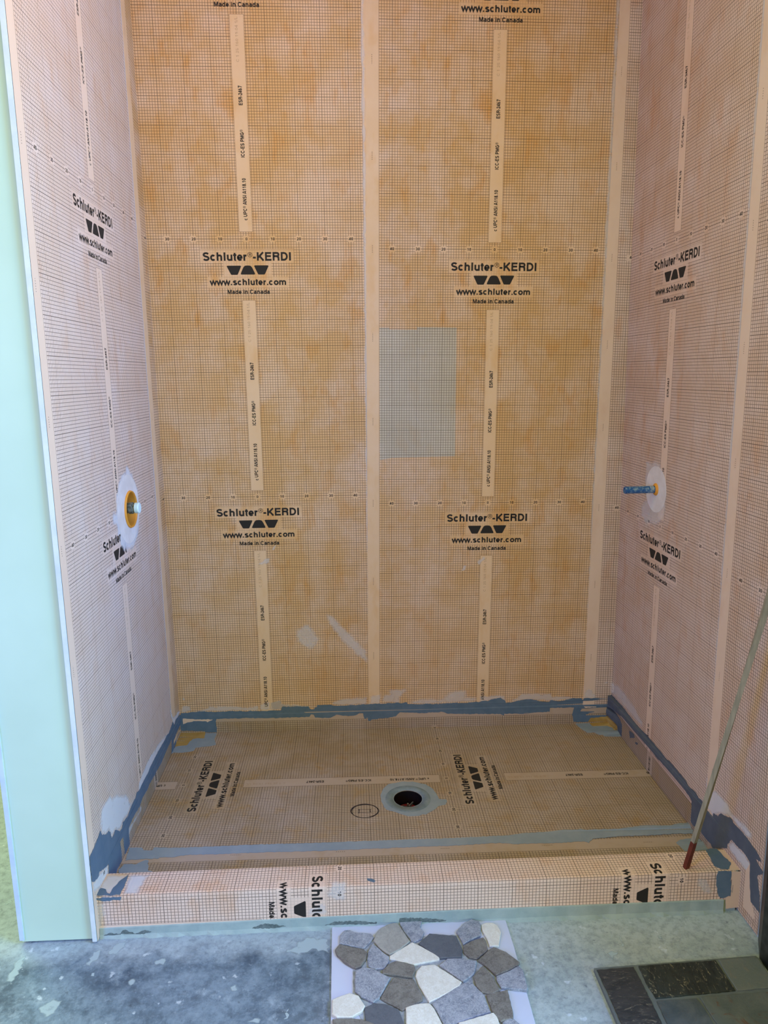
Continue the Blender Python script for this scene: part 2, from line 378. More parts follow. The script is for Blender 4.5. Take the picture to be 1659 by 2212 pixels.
# ---------------------------------------------------------------- a bold grotesque drawn in strokes (cap height 1)
def arc(cx, cy, rx, ry, a0, a1, n=14): return [(cx + rx * math.cos(math.radians(a0 + (a1 - a0) * i / n)), cy + ry * math.sin(math.radians(a0 + (a1 - a0) * i / n))) for i in range(n + 1)]
t_ = .19; h_ = t_ / 2; xh = .73; c0, c1 = h_, 1 - h_; x1 = xh - h_
def bowl(w=.56): return arc(w / 2 + .05, xh / 2, w / 2 - .05, (xh - t_) / 2, 0, 360, 26)
def n_arch(x, w): return [(x, 0), (x, xh)], arc(x + w / 2, x1 - .15, w / 2, .15, 180, 0, 10) + [(x + w, 0)]
G = {
 'S': (.93, [arc(.45, .72, .29, .185, 20, 180, 10) + arc(.45, .72, .29, .20, 180, 262, 6)[1:] + arc(.45, .28, .31, .21, 82, 0, 6) + arc(.45, .28, .31, .185, 0, -160, 10)[1:]]),
 'c': (.77, [arc(.37, xh / 2, .24, (xh - t_) / 2, 42, 318, 18)]),
 'h': (.85, [[(.17, 0), (.17, 1)], *n_arch(.17, .46)[1:]]),
 'l': (.39, [[(.195, 0), (.195, 1)]]),
 'i': (.39, [[(.195, 0), (.195, xh)], [(.195, .84), (.195, 1)]]),
 'u': (.85, [[(.66, xh), (.66, 0)], [(.2, xh)] + arc(.43, .25, .23, .155, 180, 360, 10)]),
 't': (.46, [[(.22, .92), (.22, .19)] + arc(.31, .17, .09, .08, 180, 300, 5), [(.03, xh - .07), (.42, xh - .07)]]),
 'e': (.77, [[(.14, xh / 2 - .02), (.60, xh / 2 - .02)] + arc(.375, xh / 2, .235, (xh - t_) / 2, 0, 320, 20)]),
 'r': (.54, [[(.17, 0), (.17, xh)], arc(.45, x1 - .22, .28, .21, 178, 88, 8)]),
 's': (.77, [arc(.38, .53, .22, .115, 25, 250, 12) + arc(.38, .21, .24, .125, 80, -158, 12)]),
 'o': (.85, [arc(.425, xh / 2, .28, (xh - t_) / 2, 0, 360, 24)]),
 'd': (.85, [arc(.39, xh / 2, .25, (xh - t_) / 2, 0, 360, 24), [(.67, 0), (.67, 1)]]),
 'm': (1.23, [[(.16, 0), (.16, xh)], *n_arch(.16, .44)[1:], *n_arch(.60, .44)[1:]]),
 'n': (.85, [[(.17, 0), (.17, xh)], *n_arch(.17, .48)[1:]]),
 'a': (.77, [arc(.38, .50, .22, .135, 165, 0, 9) + [(.60, 0)], [(.58, .40), (.36, .38)] + arc(.30, .235, .17, .14, 90, 270, 8) + [(.40, .10), (.58, .2)]]),
 'w': (1.08, [[(.06, xh), (.30, .05), (.54, xh - .02), (.78, .05), (1.02, xh)]]),
 '.': (.38, [[(.19, 0), (.19, .2)]]), '-': (.46, [[(.05, .36), (.41, .36)]]), ' ': (.36, []),
 ':': (.38, [[(.19, .05), (.19, .2)], [(.19, .5), (.19, .65)]]), '/': (.40, [[(.02, 0), (.38, 1)]]),
 'K': (1.0, [[(.19, 0), (.19, 1)], [(.86, 1), (.24, .37)], [(.42, .54), (.88, 0)]]),
 'E': (.93, [[(.86, c0), (.19, c0), (.19, c1), (.84, c1)], [(.19, .53), (.80, .53)]]),
 'R': (1.0, [[(.19, 0), (.19, c1), (.58, c1)] + arc(.60, .715, .20, .19, 90, -90, 10) + [(.19, .525)], [(.62, .50), (.78, .40), (.80, 0)]]),
 'D': (1.0, [[(.19, .5), (.19, c0), (.45, c0)] + arc(.45, .5, .37, .405, -90, 90, 16) + [(.19, c1), (.19, .5)]]),
 'I': (.39, [[(.195, 0), (.195, 1)]]),
 'M': (1.16, [[(.18, 0), (.18, 1)], [(.22, .98), (.58, .10), (.94, .98)], [(.98, 1), (.98, 0)]]),
 'C': (1.0, [arc(.50, .5, .36, .405, 38, 322, 20)]),
 'G': (1.08, [arc(.52, .5, .38, .405, 38, 345, 20) + [(.90, .45), (.56, .45)]]),
 'A': (1.0, [[(.08, 0), (.46, 1)], [(.54, 1), (.92, 0)], [(.26, .28), (.74, .28)]]),
 'N': (1.0, [[(.18, 0), (.18, 1)], [(.20, .95), (.80, .05)], [(.82, 1), (.82, 0)]]),
 'P': (.93, [[(.19, 0), (.19, c1), (.55, c1)] + arc(.57, .69, .22, .215, 90, -90, 10) + [(.19, .475)]]),
 'U': (1.0, [[(.18, 1)] + arc(.50, .40, .32, .305, 180, 360, 12) + [(.82, 1)]]),
 'L': (.85, [[(.19, 1), (.19, c0), (.80, c0)]]),
 '0': (.77, [arc(.385, .5, .235, .405, 0, 360, 24)]),
 '1': (.77, [[(.44, 0), (.44, 1)], [(.44, .80), (.14, .72)]]),
 '2': (.77, [arc(.38, .68, .22, .225, 170, -20, 12) + [(.17, c0), (.68, c0)]]),
 '3': (.77, [arc(.37, .71, .20, .195, 160, -80, 10) + arc(.37, .29, .23, .195, 80, -165, 12)]),
 '4': (.77, [[(.72, .27), (.08, .27), (.52, .97)], [(.54, 0), (.54, 1)]]),
 '5': (.77, [[(.64, c1), (.22, c1), (.16, .50)] + arc(.36, .31, .24, .215, 120, -155, 12)]),
 '6': (.77, [arc(.38, .31, .22, .215, 0, 360, 18), arc(.42, .45, .28, .45, 180, 75, 9)]),
 '7': (.77, [[(.08, c1), (.66, c1), (.30, 0)]]),
 '8': (.77, [arc(.385, .735, .19, .17, 0, 360, 16), arc(.385, .29, .23, .20, 0, 360, 18)]),
 '9': (.77, [arc(.38, .69, .22, .215, 0, 360, 18), arc(.34, .55, .28, .45, 0, -105, 9)]),
}
def ribbon(pts, w, closed=False):
    """left and right edges of a stroke, mitred"""
    n = len(pts); L = []; Rr = []
    closed = math.dist(pts[0], pts[-1]) < 1e-6
    for i in range(n):
        if closed: a = pts[i - 1] if i else pts[-2]; b = pts[(i + 1)] if i < n - 1 else pts[1]
        else: a = pts[max(i - 1, 0)]; b = pts[min(i + 1, n - 1)]
        p = pts[i]
        d1 = Vector((p[0] - a[0], p[1] - a[1])); d2 = Vector((b[0] - p[0], b[1] - p[1]))
        if d1.length < 1e-9: d1 = d2
        if d2.length < 1e-9: d2 = d1
        d1.normalize(); d2.normalize(); m = d1 + d2
        m = m.normalized() if m.length > 1e-6 else d1
        nrm = Vector((-m.y, m.x)); k = max(.45, nrm.dot(Vector((-d1.y, d1.x))))
        q = nrm * (w / 2 / k); L.append((p[0] + q.x, p[1] + q.y)); Rr.append((p[0] - q.x, p[1] - q.y))
    return L, Rr
def text_strokes(s, thick=1.0):
    out = []; x = 0
    for ch in s:
        if ch == '®':
            r = .40
            out.append((arc(x + r + .03, .66, r - .05, r - .05, 0, 360, 26), .07))
            for st in G['R'][1]: out.append(([(x + .22 + a * .42, .44 + b * .44) for a, b in st], .085))
            x += r * 2 + .06; continue
        wdt, sts = G[ch]
        for st in sts: out.append(([(x + a, b) for a, b in st], t_ * thick))
        x += wdt
    return out, x
def put_text(mb, s, tf, umin, umax, vbase, cap, thick=1.0, m=0, rot=False, reg_small=False, cut=None):
    """tf(u, v) -> world point; text runs from umin to umax on baseline vbase"""
    strokes, W = text_strokes(s, thick); sx = (umax - umin) / (W - .1)
    for si, (pts, w_) in enumerate(strokes):
        e = (si % 4) * .012
        # split long segments so that a print can bend round an edge
        q = [pts[0]]
        for a, b in zip(pts, pts[1:]):
            k = max(1, int(math.dist(a, b) / .3))
            q += [(a[0] + (b[0] - a[0]) * j / k, a[1] + (b[1] - a[1]) * j / k) for j in range(1, k + 1)]
        L, Rr = ribbon(q, w_)
        if rot: f = lambda p: (vbase - p[1] * cap, umin + (p[0] - .05) * sx)
        else: f = lambda p: (umin + (p[0] - .05) * sx, vbase + p[1] * cap)
        prev = None
        for a, b in zip(L, Rr):
            fa, fb = f(a), f(b)
            if cut and not (cut(*fa) and cut(*fb)): prev = None; continue
            ia, ib = mb.vert(tf(*fa, e)), mb.vert(tf(*fb, e))
            if prev: mb.face((prev[0], prev[1], ib, ia), m)
            prev = (ia, ib)
def rounded(pts, r):
    out = []; n = len(pts)
    for i in range(n):
        p = Vector(pts[i]); a = (Vector(pts[i - 1]) - p).normalized(); b = (Vector(pts[(i + 1) % n]) - p).normalized()
        rr = r[i]; p0 = p + a * rr; p1 = p + b * rr
        for k in range(5):
            t = k / 4; q = p0 * (1 - t) ** 2 + p * 2 * t * (1 - t) + p1 * t ** 2; out.append((q.x, q.y))
    return out
TRAPS = [rounded([(-8.15, -9.75), (-2.35, -9.75), (-3.95, -13.15), (-6.45, -13.15)], (.5, .5, .25, .25)),
         rounded([(-1.35, -9.7), (1.35, -9.7), (2.95, -13.05), (-2.95, -13.05)], (.9, .9, .6, .6)),
         rounded([(2.35, -9.65), (8.15, -9.65), (6.45, -13.05), (3.95, -13.05)], (.5, .5, .25, .25))]
def logo(mb, tf, v0, cut=None):
    put_text(mb, 'Schluter', tf, -16.9, -.15, v0 - 7.95, 3.1, 1.2, cut=cut)
    # the ringed R sits high, before the hyphen
    for pts, w_ in ((arc(1.03, -5.75, .84, .84, 0, 360, 26), .17), (arc(1.2, -5.5, .22, .2, 90, -90, 8) + [(.78, -5.7)], .17), ([(.78, -6.25), (.78, -5.3), (1.2, -5.3)], .17), ([(1.1, -5.75), (1.42, -6.25)], .17)):
        L, Rr = ribbon(pts, w_); prev = None
        for a, b in zip(L, Rr):
            A_, B_ = (a[0], v0 + a[1]), (b[0], v0 + b[1])
            if cut and not (cut(*A_) and cut(*B_)): prev = None; continue
            ia, ib = mb.vert(tf(*A_)), mb.vert(tf(*B_))
            if prev: mb.face((prev[0], prev[1], ib, ia))
            prev = (ia, ib)
    put_text(mb, '-KERDI', tf, 2.15, 16.8, v0 - 7.92, 3.1, 1.2, cut=cut)
    for t in TRAPS:
        # slice the block finely so it can follow a bend
        us = [p[0] for p in t]; n = 24; a0, a1 = min(us), max(us); prev = None
        def span(u):
            vs = []
            for i in range(len(t)):
                p, q = t[i], t[(i + 1) % len(t)]
                if (p[0] - u) * (q[0] - u) <= 0 and abs(p[0] - q[0]) > 1e-9: vs.append(p[1] + (q[1] - p[1]) * (u - p[0]) / (q[0] - p[0]))
            return (min(vs), max(vs)) if vs else None
        for k in range(n + 1):
            u = a0 + (a1 - a0) * min(max(k / n, .002), .998); s = span(u)
            if not s or (cut and not (cut(u, v0 + s[0]) and cut(u, v0 + s[1]))): prev = None; continue
            ia, ib = mb.vert(tf(u, v0 + s[0])), mb.vert(tf(u, v0 + s[1]))
            if prev: mb.face((prev[0], ia, ib, prev[1]))
            prev = (ia, ib)
    put_text(mb, 'www.schluter.com', tf, -14.6, 14.6, v0 - 16.95, 2.35, 1.2, cut=cut)
    put_text(mb, 'Made in Canada', tf, -8.15, 8.15, v0 - 20.25, 1.62, 1.1, cut=cut)
def strip_text(mb, tf, v0, cut=None, m=0):
    for s, a, b in (('c UPC® ANSI A118.10', -93.2, -78.3), ('ICC-ES PMG®', -71.0, -61.3), ('ESR-2467', -53.0, -46.4)):
        put_text(mb, s, tf, v0 + a, v0 + b, .68, 1.4, 1.15, rot=True, cut=cut, m=m)
def strip_code(mb, tf, v0, cut=None, m=0):
    put_text(mb, 'C 1 25 160 19:04 1/L', tf, v0 - 38.4, v0 - 23.4, .1, 1.05, .42, rot=True, cut=cut, m=m)
def ruler(mb, tf, v0, umin, umax, cut=None, m=0):
    for k in range(-4, 5):
        u = k * 10
        if u - 1 < umin or u + 1 > umax: continue
        s = str(abs(u)); wd = .36 if len(s) == 1 else .78
        put_text(mb, s, tf, u - wd, u + wd, v0 - .5, 1.0, 1.15, cut=cut, m=m)

